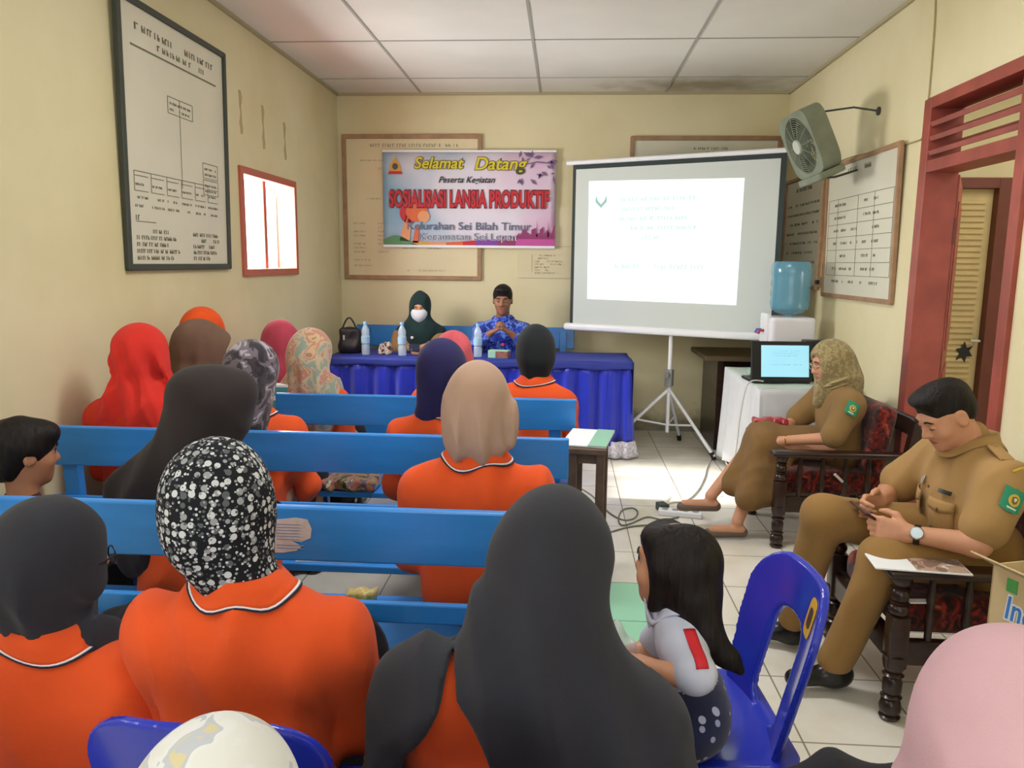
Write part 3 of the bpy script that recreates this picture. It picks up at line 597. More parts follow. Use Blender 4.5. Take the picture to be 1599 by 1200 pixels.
# ------------------------------------------------------------------ banner
def banner():
    w, h = 1.53, .84
    r = thing('banner', 'printed welcome banner with yellow, black and red lettering on the far wall', 'banner', (-.855, YB - .045, 1.63))
    m = mat('banner_print', 'dcd6e0', rough=.5); nt = m.node_tree; b = nt.nodes['Principled BSDF']; L = nt.links; tc = nt.nodes['Texture Coordinate']
    n = nt.nodes.new('ShaderNodeTexNoise'); n.inputs['Scale'].default_value = 1.7; n.inputs['Detail'].default_value = 2; L.new(tc.outputs['Object'], n.inputs['Vector'])
    sx = nt.nodes.new('ShaderNodeSeparateXYZ'); L.new(tc.outputs['Object'], sx.inputs[0])
    a = nt.nodes.new('ShaderNodeMath'); a.operation = 'MULTIPLY_ADD'; L.new(sx.outputs[0], a.inputs[0]); a.inputs[1].default_value = .45; L.new(n.outputs[0], a.inputs[2])
    cr = nt.nodes.new('ShaderNodeValToRGB'); e = cr.color_ramp.elements; e[0].position = .12; e[0].color = lin('8cb4cf'); e[1].position = .95; e[1].color = lin('d9a6c6')
    x = e.new(.38); x.color = lin('d9d4de'); x = e.new(.62); x.color = lin('e0d6e2'); L.new(a.outputs[0], cr.inputs[0]); L.new(cr.outputs[0], b.inputs['Base Color'])
    MB().grid(lambda u, v: Vector(((u - .5) * w, .008 * sin(u * 7) * (.3 + v * .2), v * h)), 30, 6).build('sheet', m, r, smooth=True, solid=.002)
    mw = mat('banner_white', 'eceaee', rough=.5)
    bd = MB()
    for A, B in (((-w / 2, -.011, 0), (w / 2, -.010, .022)), ((-w / 2, -.011, h - .018), (w / 2, -.010, h))): MB().box(A, B).build('white_border', mw, r)
    cols = dict(yellow='d6c32a', olive='4c4a1e', black='26262c', red='c21d2a', dred='6a0f1e', grey='5f6580', sil='8f2f66', orange='d8622e', peach='e29a6a', green='4f8a5a', purple='7d3f9a', pink='c44f9a', leaf='75577f', gold='d8a03a', slate='49505c')
    MC = {k: mat('print_' + k, v, rough=.5) for k, v in cols.items()}
    A = lambda x, z, y=-.014: Matrix.Translation((x, y, z)) @ Matrix.Rotation(radians(90), 4, 'X')
    # printed artwork: suns, ribbons, skyline, sprig, crest
    art = MB(); 
    circ = lambda cx, cz, rx, rz, n=20: [(cx + rx * cos(2 * pi * i / n), cz + rz * sin(2 * pi * i / n)) for i in range(n)]
    mats = [MC[k] for k in ('orange', 'peach', 'green', 'purple', 'pink', 'sil', 'leaf', 'gold', 'yellow', 'red', 'slate')]; ix = dict(orange=0, peach=1, green=2, purple=3, pink=4, sil=5, leaf=6, gold=7, yellow=8, red=9, slate=10)
    def P(poly, c, y=-.0115): art.prism(poly, 0, .0006, ix[c], M=A(0, 0, y))
    P(circ(-.53, .30, .085, .09), 'red'); P(circ(-.46, .31, .10, .085), 'orange', -.0122); P(circ(-.40, .27, .055, .05), 'peach', -.0128)
    P([(-.62, .06), (-.56, .28), (-.5, .3), (-.53, .05)], 'peach'); P([(-.5, .04), (-.47, .2), (-.44, .2), (-.45, .04)], 'orange')
    P([(-w / 2, .022)] + [(-w / 2 + .04 * i, .06 + .045 * sin(i * .55)) for i in range(8)] + [(-.44, .022)], 'green')
    for c, a0, a1 in (('gold', -.5, -.35), ('peach', -.35, -.2), ('orange', -.2, -.05), ('red', -.05, .06), ('purple', .06, .26), ('sil', .26, .42), ('pink', .42, w / 2)):
        n = 8; P([(a0, .022)] + [(a0 + (a1 - a0) * i / n, .045 + .03 * (1 + sin((a0 + (a1 - a0) * i / n) * 6)) * .5 + (.035 if c in ('sil', 'pink') else 0)) for i in range(n + 1)] + [(a1, .022)], c)
    rd = random.Random(4); x = .43
    while x < w / 2 - .03:
        ww = rd.uniform(.018, .04); P([(x, .08), (x, .10 + rd.uniform(.01, .1) * (.6 + (x - .43))), (x + ww, .10 + rd.uniform(.01, .13) * (.6 + (x - .43))), (x + ww, .08)], 'sil', -.0122); x += ww
    for (x, z) in ((.70, .12), (.6, .1)): P([(x, .1), (x + .006, .25), (x + .012, .1)], 'sil', -.0122)
    for i in range(22):
        x, z = rd.uniform(.42, .75), rd.uniform(.56, .81); s = rd.uniform(.012, .03); a_ = rd.uniform(0, 6.28)
        P([(x + s * cos(a_ + t) * (1.6 if k % 2 == 0 else .6), z + s * sin(a_ + t) * (1.6 if k % 2 == 0 else .6)) for k, t in enumerate((0, 1.57, 3.14, 4.71))], 'leaf', -.0122)
    P([(.42, .70), (.6, .735), (.76, .72), (.76, .728), (.6, .745), (.42, .708)], 'leaf')
    P([(-.70, .645), (-.60, .645), (-.60, .70), (-.65, .78), (-.70, .70)], 'gold'); P(circ(-.65, .70, .026, .028), 'slate', -.0122); P([(-.715, .635), (-.585, .635), (-.595, .66), (-.705, .66)], 'red', -.0122); P([(-.66, .77), (-.65, .80), (-.64, .77)], 'yellow', -.0122)
    art.build('printed_artwork', mats, r)
    for txt, z, size, wd, c, oc, sh, x in (('Selamat', .725, .135, .44, 'yellow', 'olive', .25, -.27), ('Datang', .72, .15, .46, 'yellow', 'olive', .25, .27)):
        t = MB(); add_text(t, txt, size, A(x, z, -.0125), width=wd + .012, shear=sh, offset=.008); t.build('lettering_outline', MC[oc], r)
        t = MB(); add_text(t, txt, size, A(x, z, -.0145), width=wd, shear=sh, offset=.0025); t.build('lettering', MC[c], r)
    t = MB(); add_text(t, 'Peserta Kegiatan', .075, A(-.02, .585), width=.50, shear=.35, offset=.001); t.build('lettering', MC['black'], r)
    for off, c, y in ((.010, 'dred', -.0125), (.004, 'red', -.0148)):
        t = MB(); S = A(0, .415, y) @ Matrix.Diagonal((1, 1.55, 1, 1)); add_text(t, 'SOSIALISASI LANSIA PRODUKTIF', .125, S, width=1.42, offset=off); t.build('lettering' if c == 'red' else 'lettering_outline', MC[c], r)
    t = MB(); add_text(t, 'Kelurahan Sei Bilah Timur', .095, A(.0, .185), width=1.10, offset=.001); t.build('lettering', MC['grey'], r)
    t = MB(); add_text(t, 'Kecamatan Sei Lepan', .085, A(.0, .095), width=.86, offset=.0025); t.build('lettering_outline', mw, r)
    t = MB(); add_text(t, 'Kecamatan Sei Lepan', .085, A(.0, .095, -.016), width=.86, offset=0); t.build('lettering', MC['grey'], r)
banner()

# ------------------------------------------------------------------ projection screen on its tripod
def screen():
    a = atan2(5.86 - 6.6, 1.57 - .04); c = Vector((.82, 6.22, 0))
    r = thing('projection_screen', 'white tripod projection screen showing a bright slide', 'projection screen', c, a)
    w = 1.70; hw = w / 2; z0, z1 = 1.0, 2.31
    MB().box((-hw, .0, z0), (hw, .004, z1)).build('screen_border', mat('screen_black_border', '2c3634', rough=.7), r)
    MB().box((-hw + .03, -.003, z0), (hw - .04, .0, z1 - .04)).build('screen_surface', mat('matte_screen_fabric', 'c9cfc9', rough=.9), r)
    # the projected slide
    em = mat('projected_light', 'c9d2cd', rough=.9, emis='eafaf6', estr=.62)
    def loc(px, py):
        R_ = Matrix.Rotation(-a, 3, 'Z'); d = CM.to_3x3() @ Vector(((px - 799.5) / FPX, -(py - 600) / FPX, -1)); nrm = Matrix.Rotation(a, 3, 'Z') @ Vector((0, 1, 0)); o = Vector((0, 0, CAMH))
        t = (c - o).dot(nrm) / d.dot(nrm); p = R_ @ (o + d * t - c); return p
    q = [loc(917, 467), loc(1150, 477), loc(1163, 278), loc(920, 283)]
    q = [Vector((p.x, -.0045, p.z)) for p in q]
    im = MB().add(q, [(0, 1, 2, 3)]).build('projected_slide', em, r)
    ink = mat('slide_faint_text', '9fb4ac', rough=.9, emis='cdebe6', estr=.52); tx = MB(); rd = random.Random(3)
    X0 = q[3].x; Wd = q[2].x - q[3].x; Z1 = q[3].z
    for i, (xa, xb) in enumerate(((.22, .84), (.24, .82), (.22, .84), (.3, .74), (.38, .5))): dashes(tx, X0 + Wd * xa, X0 + Wd * xb, Z1 - .16 - i * .075, .030, rd, y=-.0062)
    dashes(tx, X0 + Wd * .2, X0 + Wd * .8, Z1 - .69, .034, rd, y=-.0062)
    tx.build('slide_text', ink, im)
    cr = MB(); ccx, ccz = X0 + Wd * .09, Z1 - .16
    for s in (-1, 1): cr.prism([(ccx, ccz - .06), (ccx + s * .05, ccz - .01), (ccx + s * .045, ccz + .045), (ccx + s * .03, ccz), (ccx, ccz - .03)], 0, .0006, M=Matrix.Translation((0, -.006, 0)) @ Matrix.Rotation(radians(90), 4, 'X'))
    cr.build('slide_emblem', mat('slide_emblem_print', '7f9c96', rough=.9, emis='a5cdc6', estr=.4), im)
    MB().tube([(-hw - .06, .01, z1 + .015), (hw + .06, .01, z1 + .015)], .02, 12).build('top_bar', M_white, r, smooth=True)
    MB().box((-hw - .05, -.03, z0 - .06), (hw + .04, .04, z0), .02, seg=3).build('roller_case', M_white, r, smooth=True)
    MB().tube([(.03, .05, .14), (.03, .05, 1.0), (.03, .05, z1 + .02)], .016, 12).build('pole', M_white, r, smooth=True)
    MB().box((.0, .015, .52), (.06, .08, .66), .008).tube([(.03, .03, .62), (.03, -.02, .62)], .02).build('clamp', M_grey, r, smooth=True)
    for ang in (-60, 62, 180):
        b = Vector((.03, .05, .50)); e = b + Vector((sin(radians(ang)) * .50, cos(radians(ang + 180)) * .35, -.475)); e.z = .025
        l = MB().tube([b, e], .014, 10).build('leg', M_white, r, smooth=True)
        MB().tube([e + Vector((0, 0, -.02)), e.lerp(b, .06)], .019, 10).build('foot_cap', M_rub, l, smooth=True)
        MB().tube([Vector((.03, .05, .20)), b.lerp(e, .55)], .008, 8).build('brace', M_white, r, smooth=True)
screen()

# ------------------------------------------------------------------ blue benches
def bench(x0, x1, Y, top=.86, label='', front=True, bh=.155, rail=(.53, .588), seat=.42, group='blue painted wooden benches', tilt=4):
    """back rest at Y, seat reaching towards +Y (people on it look at the far wall)"""
    s = 1 if front else -1; cx = (x0 + x1) / 2
    r = thing('bench', label, 'bench', (cx, Y, 0), 0 if front else pi, group); hw = (x1 - x0) / 2
    T = Matrix.Translation((0, 0, seat)) @ Matrix.Rotation(radians(tilt), 4, 'X') @ Matrix.Translation((0, 0, -seat))
    MB().box((-hw, -.012, top - bh), (hw, .014, top), .006, M=T).build('backrest', M_blue, r)
    if rail: MB().box((-hw + .02, -.008, rail[0]), (hw - .02, .014, rail[1]), .005, M=T).build('back_rail', M_blue, r)
    MB().box((-hw, .05, seat - .03), (hw, .40, seat), .006).build('seat', M_blue, r)
    if rail: MB().box((-hw, -.20, seat - .028), (hw, -.045, seat), .005).build('rear_shelf', M_blue, r)
    for x in (-hw + .10, hw - .10):
        MB().box((x - .03, .014, seat - .03), (x + .03, .055, top - .03), .004, M=T).box((x - .03, .015, 0), (x + .03, .06, seat - .03), .004).build('rear_post', M_blue, r)
        MB().box((x - .03, .33, 0), (x + .03, .38, seat - .03), .004).build('leg', M_blue, r)
        MB().box((x - .02, .06, .15), (x + .02, .33, .20), .004).build('stretcher', M_blue, r)
    return r
B3 = bench(-1.97, .02, 1.95, label='nearest blue bench, with torn white paper stuck on its back rest')
pp = [(425, 800), (440, 803), (470, 800), (488, 803), (494, 818), (492, 832), (478, 838), (462, 836), (478, 845), (470, 852), (450, 855), (424, 855), (432, 846), (438, 838), (430, 830), (437, 815)]
pts = [at(x, y, Y=1.95) for x, y in pp]; cx = (-1.97 + .02) / 2
T3 = Matrix.Translation((0, 0, .42)) @ Matrix.Rotation(radians(4), 4, 'X') @ Matrix.Translation((0, 0, -.42)) @ Matrix.Translation((0, -.0125, 0)) @ Matrix.Rotation(radians(90), 4, 'X')
pm = MB().prism([(p.x - cx, p.z - .0) for p in pts], 0, .0012, M=T3).build('torn_paper', mat('torn_paper', 'cdbfbb', rough=.8, tint=.1, tscale=40), B3)
pl = MB(); rd = random.Random(5)
xa, xb, zt = min(p.x for p in pts) - cx, max(p.x for p in pts) - cx, max(p.z for p in pts)
for i in range(9): 
    if i in (6,): continue
    pl.prism([(xa + .03, zt - .018 - i * .0085), (xb - .022 - rd.random() * .02, zt - .018 - i * .0085), (xb - .022, zt - .021 - i * .0085), (xa + .03, zt - .021 - i * .0085)], .0012, .002, M=T3)
pl.build('print', mat('blue_grey_print', '8a93b0', rough=.8), pm)
bench(-2.0, .03, 2.78, label='second nearest blue bench, reaching from the left wall to the aisle', top=.87)
bench(-1.40, .07, 3.66, label='short blue bench just before the blue-skirted table', top=.86)
bench(-1.86, .10, 6.74, top=.94, bh=.19, rail=None, label='blue bench behind the blue-skirted table, against the far wall', front=False).location.y = 6.80
bench(-1.98, .0, 4.45, label='low blue bench under the front row near the table, hidden by the people', top=.62, rail=None)

# ------------------------------------------------------------------ head table with blue skirt
def head_table():
    r = thing('table', 'long table with royal blue satin cloth, pleated skirt and white lace hem', 'table', (-.66, 6.22, 0))
    hw, y0, y1, z = 1.16, -.29, .29, .75
    MB().box((-hw, y0, z - .03), (hw, y1, z - .002), .004).build('tabletop', M_brown, r)
    for x in (-hw + .05, hw - .05):
        for y in (y0 + .05, y1 - .05): MB().box((x - .025, y - .025, 0), (x + .025, y + .025, z - .03), .003).build('leg', M_brown, r)
    satin = mat('royal_blue_satin', '1c2fc0', rough=.24, sheen=.3, tint=.05); dkb = mat('dark_blue_table_cloth', '2d3b98', rough=.65, tint=.05)
    per = []
    for i in range(120): per.append((-hw - .015, y1 - (y1 - y0 + .02) * i / 120, -1, 0))
    for i in range(480): per.append((-hw - .015 + (2 * hw + .03) * i / 480, y0 - .02, 0, -1))
    for i in range(120): per.append((hw + .015, y0 - .02 + (y1 - y0 + .02) * i / 120, 1, 0))
    n = len(per)
    def sk(u, v, z0=.10, z1=z - .01, fl=1.0):
        x, y, nx, ny = per[min(n - 1, int(round(u * (n - 1))))]; s = u * (n - 1) * .0049; d = 1 - v
        a = (.016 + .026 * d) * (sin(s * 34 + 1.5 * sin(s * 5)) + .35 * sin(s * 71 + 2)) * fl + .02 * d
        return Vector((x + nx * a, y + ny * a, z0 + (z1 - z0) * v))
    MB().grid(lambda u, v: sk(u, v), n, 9).build('skirt', satin, r, smooth=True, solid=.002)
    def lace(u, v):
        x, y, nx, ny = per[min(n - 1, int(round(u * (n - 1))))]; s = u * (n - 1) * .0049
        a = .045 + (1 - v) * .03 + .018 * sin(s * 60 + sin(s * 9)) ; return Vector((x + nx * a, y + ny * a, .012 + .125 * v))
    MB().grid(lace, n, 4).build('lace_hem', mat('white_lace', 'cfcbd2', rough=.9, tint=.3, tscale=60), r, smooth=True, solid=.002)
    def top(u, v):
        x = -hw - .04 + (2 * hw + .08) * u; y = y0 - .045 + (y1 - y0 + .06) * v; return Vector((x, y, z + .004 + .002 * sin(x * 9) * sin(y * 14)))
    MB().grid(top, 60, 14).build('table_cloth', dkb, r, smooth=True, solid=.003)
    MB().grid(lambda u, v: Vector((-hw - .04 + (2 * hw + .08) * u, y0 - .047 - .003 * sin(u * 60), z + .004 - v * (.055 + .006 * sin(u * 37)))), 90, 4).build('cloth_edge', dkb, r, smooth=True, solid=.002)
    MB().grid(lambda u, v: Vector((hw + .045 + .004 * sin(u * 20), y0 - .045 + .35 * u, z + .004 - v * (.40 + .01 * sin(u * 30)))), 20, 8).build('cloth_end_drop', dkb, r, smooth=True, solid=.002)
head_table()
def water_bottle(px, py, Y, label):
    p = at(px, py, Y=Y); r = thing('water_bottle', label, 'bottle', (p.x, Y, .757), 0, 'plastic water bottles on the blue table')
    MB().lathe([(.0, 0), (.030, .002), (.033, .012), (.033, .075), (.029, .085), (.033, .095), (.033, .15), (.029, .165), (.033, .18), (.030, .205), (.016, .235), (.013, .24), (.013, .25)], n=18).build('bottle', M_bottle, r, smooth=True)
    MB().lathe([(.0345, .095), (.0345, .15)], n=18).build('wrapper', mat('pale_blue_label', 'a8cce2', rough=.5), r, smooth=True)
    MB().lathe([(.0, .248), (.016, .248), (.016, .268), (.0, .270)], n=16).build('bottle_cap', mat('light_blue_cap', '8fc3e6', rough=.4), r, smooth=True)
water_bottle(571, 540, 6.07, 'clear water bottle standing nearest the black handbag')
water_bottle(628, 540, 6.05, 'clear water bottle standing before the masked woman')
water_bottle(746, 540, 6.05, 'clear water bottle standing before the man in blue batik')
r = thing('tissue_box', 'small mint green and brown box lying on the blue table', 'box', (at(779, 556, Y=6.02).x, 6.03, .757), radians(-8))
MB().box((-.08, -.045, 0), (.08, .045, .062), .004).build('carton', mat('mint_card', '9cc9b4', rough=.6), r); MB().box((-.02, -.047, .004), (.081, .046, .056), .003).build('side_print', mat('brown_print', '8c5a50', rough=.6, tint=.3, tscale=30), r)
# handbag on the table
r = thing('handbag', 'black handbag with silver buckle standing on the left end of the table', 'handbag', (at(547, 540, Y=6.2).x, 6.2, .757), radians(10))
organic('bag_body', [rbox((0, 0, .105), (.085, .06, .105), .03), ell((0, 0, .05), (.10, .075, .06), k=.04)], .008, mat('black_bag_leather', '231d20', rough=.45, bump=.5, bscale=40), r, disp=folds(.006, 40, 30, 3))
MB().tube([(-.06 + .12 * i / 10, -.045, .19 + .10 * sin(pi * i / 10)) for i in range(11)], .007).build('bag_handle', M_dk, r, smooth=True)
MB().box((-.05, -.075, .11), (-.035, -.066, .15), .002).build('buckle', M_steel, r)
# snack bag pile by the masked woman
def crumpled(name, label, cat, loc, size, m, seed, rotz=0, group=None, parts=()):
    r = thing(name, label, cat, loc, rotz, group); sx, sy, sz = size
    organic('wrapper', [rbox((0, 0, sz * .5), (sx, sy, sz * .5), min(size) * .3), ell((sx * .3, 0, sz * .8), (sx * .5, sy * .8, sz * .4), k=.02)], max(.004, min(size) * .09), m, r, disp=folds(min(size) * .22, 2.2 / min(size), 2.0 / min(size), seed), smooth=1)
    for (nm, c, s, mm) in parts: MB().box([c[i] - s[i] for i in range(3)], [c[i] + s[i] for i in range(3)], .003).build(nm, mm, r)
    return r
crumpled('snack_bag', 'crumpled beige and maroon snack bag between two water bottles', 'snack bag', (at(603, 545, Y=6.12).x, 6.12, .757), (.055, .04, .09), patch_material('beige_maroon_wrap', ['5a2230', 'b8a890', 'c8b8a4', '6a3040'], 30), 4)

# ------------------------------------------------------------------ dark desk in the corner, white table, dispenser, laptop, printer
r = thing('desk', 'dark brown wooden desk in the far right corner under the screen', 'desk', (1.50, 6.55, 0))
MB().box((-.36, -.36, .74), (.34, .36, .78), .006).build('desktop', mat('olive_brown_desktop', '5a4a32', rough=.5), r)
MB().box((-.25, -.30, 0), (-.20, .34, .74), .004).build('side_panel', M_wood, r); MB().box((.28, -.30, 0), (.32, .34, .74), .004).build('side_panel', M_wood, r); MB().box((-.20, .28, .2), (.28, .31, .74), .004).build('back_panel', M_wood, r)
def white_table():
    x0, x1, y0, y1, z = 1.24, 1.82, 4.86, 5.86, .74
    r = thing('table', 'low table under a white cloth, carrying the laptop and water dispenser', 'table', ((x0 + x1) / 2, (y0 + y1) / 2, 0)); hx, hy = (x1 - x0) / 2, (y1 - y0) / 2
    MB().box((-hx, -hy, z - .03), (hx, hy, z - .004), .004).build('tabletop', M_brown, r)
    for x in (-hx + .05, hx - .05):
        for y in (-hy + .05, hy - .05): MB().box((x - .025, y - .025, 0), (x + .025, y + .025, z - .03), .003).build('leg', M_brown, r)
    m = fabric('white_table_cloth_fabric', 'd6d8da', tint=.03, bscale=500); m2 = mat('pale_mint_cloth', 'c3d0c4', rough=.8, tint=.05)
    per = [(-hx, hy - 2 * hy * i / 120, -1, 0) for i in range(120)] + [(-hx + 2 * hx * i / 70, -hy, 0, -1) for i in range(71)]; n = len(per)
    def sk(u, v):
        x, y, nx, ny = per[min(n - 1, int(round(u * (n - 1))))]; d = 1 - v; s = u * (n - 1) * .0083
        cor = math.exp(-((u * (n - 1) - 120) / 9) ** 2)
        a = .012 + .04 * d * (.5 + .5 * sin(s * 22 + 2 * sin(s * 7))) + .05 * d * cor
        zz = z - (1 - v) * (.66 + .02 * sin(s * 12)) * (1 if u * (n - 1) < 124 else .72); return Vector((x + nx * a, y + ny * a, zz))
    MB().grid(sk, n, 12).build('cloth_drape', m, r, smooth=True, solid=.003)
    MB().grid(lambda u, v: Vector((-hx - .012 + (2 * hx + .012) * u, -hy - .012 + (2 * hy + .012) * v, z + .002 * sin(u * 12 + v * 9))), 20, 30).build('cloth_top', m2, r, smooth=True, solid=.003)
white_table()
r = thing('water_dispenser', 'white water dispenser with upturned blue water bottle on the white table', 'water dispenser', (1.60, 5.60, .745), radians(0))
dp = organic('dispenser_body', [rbox((0, 0, .20), (.155, .14, .20), .022)], .012, mat('glossy_white_plastic', 'e9e6ea', rough=.3), r, smooth=1)
MB().box((-.175, -.09, .0), (-.145, .09, .42), .008).build('front_panel', M_white, r)
for y, c in ((-.03, 'b03038'), (.05, '4858b0')):
    MB().tube([(-.17, y, .30), (-.205, y, .30), (-.215, y, .275)], .010).build('tap', mat('tap_' + c, c, rough=.35), r, smooth=True)
MB().box((-.215, -.06, .045), (-.172, .06, .075), .006).build('drip_tray', mat('lilac_tray', 'a79ad0', rough=.4), r)
jug = mat('blue_tinted_jug_plastic', '6fb0c8', rough=.15, alpha=.55, spec=.8)
MB().lathe([(.0, .395), (.03, .395), (.03, .41), (.09, .425), (.128, .455), (.135, .50), (.130, .53), (.135, .56), (.130, .60), (.135, .63), (.130, .67), (.135, .70), (.135, .755), (.12, .785), (.0, .79)], n=32).build('water_jug', jug, r, smooth=True)
def laptop():
    r = thing('laptop', 'open black laptop showing a light blue slide on the white table', 'laptop', (1.42, 5.06, .745), radians(4))
    MB().box((-.19, -.02, .0), (.19, .22, .018), .005).build('keyboard_base', M_dk, r)
    T = Matrix.Translation((0, .0, .012)) @ Matrix.Rotation(radians(-8), 4, 'X')
    # the lid faces the camera side
    T = Matrix.Translation((0, -.02, .012)) @ Matrix.Rotation(radians(-10), 4, 'X')
    MB().box((-.20, -.008, 0), (.20, .008, .262), .006, M=T).build('screen_lid', M_dk, r)
    s = MB().box((-.135, -.0095, .03), (.175, -.0082, .235), M=T).build('display', mat('lit_display', '9cd4e8', rough=.3, emis='96d4ea', estr=.62), r)
    q = MB(); rd = random.Random(8)
    for i in range(3): 
        qq = MB(); dashes(qq, -.06, .12, .20 - i * .016, .006, rd, y=-.0105); q.add([T @ Vector(v) for v in qq.v], qq.f)
    qq = MB(); dashes(qq, -.07, .13, .11, .008, rd, y=-.0105); q.add([T @ Vector(v) for v in qq.v], qq.f)
    q.build('slide_text', mat('display_text', '6fa6c4', rough=.4, emis='78b0d0', estr=.5), s)
    return r
laptop()
r = thing('printer', 'black office printer standing behind the laptop at the wall', 'printer', (1.70, 5.30, .745), 0)
organic('printer_body', [rbox((0, 0, .10), (.12, .12, .10), .015), rbox((.02, .03, .21), (.09, .06, .05), .012)], .008, M_dk, r, smooth=1); MB().box((-.09, -.13, .14), (.09, -.119, .15), .002).box((-.09, -.13, .05), (.09, -.119, .06), .002).build('paper_slot', M_white, r)
crumpled('mint_paper', 'crumpled pale green cloth lying on the white table before the dispenser', 'cloth', (1.38, 5.45, .745), (.08, .06, .03), mat('mint_wrap', 'a8c2b0', rough=.6), 6)

# ------------------------------------------------------------------ wall fan and cables
def fan():
    c = Vector((1.52, 5.1, 2.27))
    r = thing('wall_fan', 'dusty grey box fan on a wire bracket high on the right wall', 'fan', c)
    # local: axis along -y', ring in plane; turn it to face into the room and downwards
    R_ = Matrix.Rotation(radians(-82), 4, 'Z') @ Matrix.Rotation(radians(24), 4, 'X') @ Matrix.Rotation(radians(-4), 4, 'Y')
    m = mat('dusty_green_grey_plastic', '767c66', rough=.5, tint=.12); md = mat('dark_dusty_grille', '3a3e34', rough=.6)
    n = 48; hs, R1, R0 = .205, .20, .178
    def sq(q, h=hs):
        k = 5.0; return h / ((abs(cos(q)) ** k + abs(sin(q)) ** k) ** (1 / k))
    prof = [(0, -.07), (1, -.07), (1, .05), (0, .05)]
    vs, fs = [], []
    for k in range(n):
        q = 2 * pi * k / n
        for out, y in prof:
            rr = sq(q) if out else R0; vs.append(R_ @ Vector((rr * cos(q), y, rr * sin(q))))
    for k in range(n):
        for j in range(4): fs.append((k * 4 + j, k * 4 + (j + 1) % 4, ((k + 1) % n) * 4 + (j + 1) % 4, ((k + 1) % n) * 4 + j))
    MB().add(vs, fs).build('housing', m, r, smooth=True)
    def grille(y, name, bulge, mm):
        g = MB()
        for rad in np.arange(.05, .18, .0135): g.tube([R_ @ Vector((rad * cos(q), y + bulge * (1 - (rad / .19) ** 2), rad * sin(q))) for q in np.linspace(0, 2 * pi, 33)], .0022, 5, cap=False)
        for k in range(12):
            q = pi * k / 6; g.tube([R_ @ Vector((a * cos(q), y + bulge * (1 - (a / .19) ** 2), a * sin(q))) for a in (.03, .08, .13, .180)], .003, 5)
        g.build(name, mm, r, smooth=True)
    grille(-.068, 'front_grille', -.02, m); grille(.05, 'rear_grille', .07, md)
    MB().lathe([(0, -.004), (.042, -.004), (.045, .0), (.045, .012), (0, .012)], M=R_ @ Matrix.Translation((0, -.095, 0)) @ Matrix.Rotation(radians(-90), 4, 'X'), n=20).build('hub_badge', mat('pale_badge', 'b8bcb0', rough=.5), r, smooth=True)
    for k in range(5):
        T = R_ @ Matrix.Rotation(2 * pi * k / 5, 4, 'Y') @ Matrix.Rotation(radians(25), 4, 'X')
        MB().box((.03, -.004, -.045), (.165, .004, .045), .004, M=T).build('blade', md, r)
    MB().box((-.16, -.10, -.245), (.16, .07, -.20), .012, M=R_).build('base', m, r)
    loc = lambda p: Vector(p) - c
    MB().tube([loc((XR, 4.98, 2.43)), loc((1.74, 5.02, 2.46)), loc((1.58, 5.1, 2.45))], .006).tube([loc((XR, 5.2, 2.12)), loc((1.7, 5.14, 2.06)), loc((1.56, 5.05, 2.04))], .007).lathe([(0, 0), (.025, 0), (.025, .01), (0, .01)], M=Matrix.Translation(loc((XR - .002, 4.98, 2.43))) @ Matrix.Rotation(radians(-90), 4, 'Y')).build('wire_bracket', M_blackf, r, smooth=True)
fan()
def cable(name, label, pts, rad, m, n=8, cat='cable'):
    P = [Vector(p) for p in pts]; out = []
    for i in range(len(P) - 1):
        p0, p1, p2, p3 = P[max(i - 1, 0)], P[i], P[i + 1], P[min(i + 2, len(P) - 1)]
        for k in range(6):
            t = k / 6; out.append(.5 * ((2 * p1) + (-p0 + p2) * t + (2 * p0 - 5 * p1 + 4 * p2 - p3) * t * t + (-p0 + 3 * p1 - 3 * p2 + p3) * t ** 3))
    out.append(P[-1]); o = MB().tube(out, rad, n).build(name, m, smooth=True); return tag(o, label, cat)
wc = mat('painted_over_cable', 'a8986a', rough=.6)
def wr(px, py): p = at(px, py, X=XR); p.x -= .006; return p
cable('wall_cable', 'thin cable running down the right wall from ceiling to door frame', [wr(1458, 0) + Vector((0, 0, .25)), wr(1462, 20), wr(1458, 80), wr(1452, 150), wr(1445, 205), wr(1440, 218)], .004, wc)
cable('wall_cable', 'thin cable running above the table chart towards the fan', [wr(1440, 218), wr(1422, 224), wr(1400, 230), wr(1370, 236), wr(1340, 243), wr(1318, 250), wr(1300, 262)], .004, wc)
cable('fan_cord', 'pale cord hanging from the wall fan down to the wall socket', [Vector((1.62, 5.12, 2.05)), wr(1300, 278), wr(1295, 330), wr(1288, 400), wr(1284, 436)], .004, mat('pale_cord', 'b5a97e', rough=.6))
p = wr(1283, 441); r = thing('wall_socket', 'small brown wall socket below the fan cord', 'socket', (XR, p.y, p.z)); MB().box((-.02, -.04, -.04), (0, .04, .04), .006).build('face_plate', mat('socket_brown', '8a7a58', rough=.5), r)
MB().box((-.045, -.015, -.015), (-.02, .015, .015), .004).build('plug', M_dk, r)
white_cb = mat('white_cable', 'c4c4ba', rough=.5); grey_cb = mat('grey_cable', '6f7368', rough=.5)
def fl(px, py, z=.006): return at(px, py, Z=z)
def tb(px, py, X): return at(px, py, X=X)
cable('long_cable', 'long white cord hanging from the laptop table to the floor sockets', [(1.30, 5.02, .76), (1.22, 4.99, .765), (1.185, 5.0, .70), (1.165, 5.02, .5), (1.16, 5.05, .3), (1.15, 5.12, .14), fl(1122, 705), fl(1105, 728), fl(1100, 745), fl(1090, 765), fl(1072, 782), fl(1050, 785), fl(1038, 790)], .0048, white_cb)
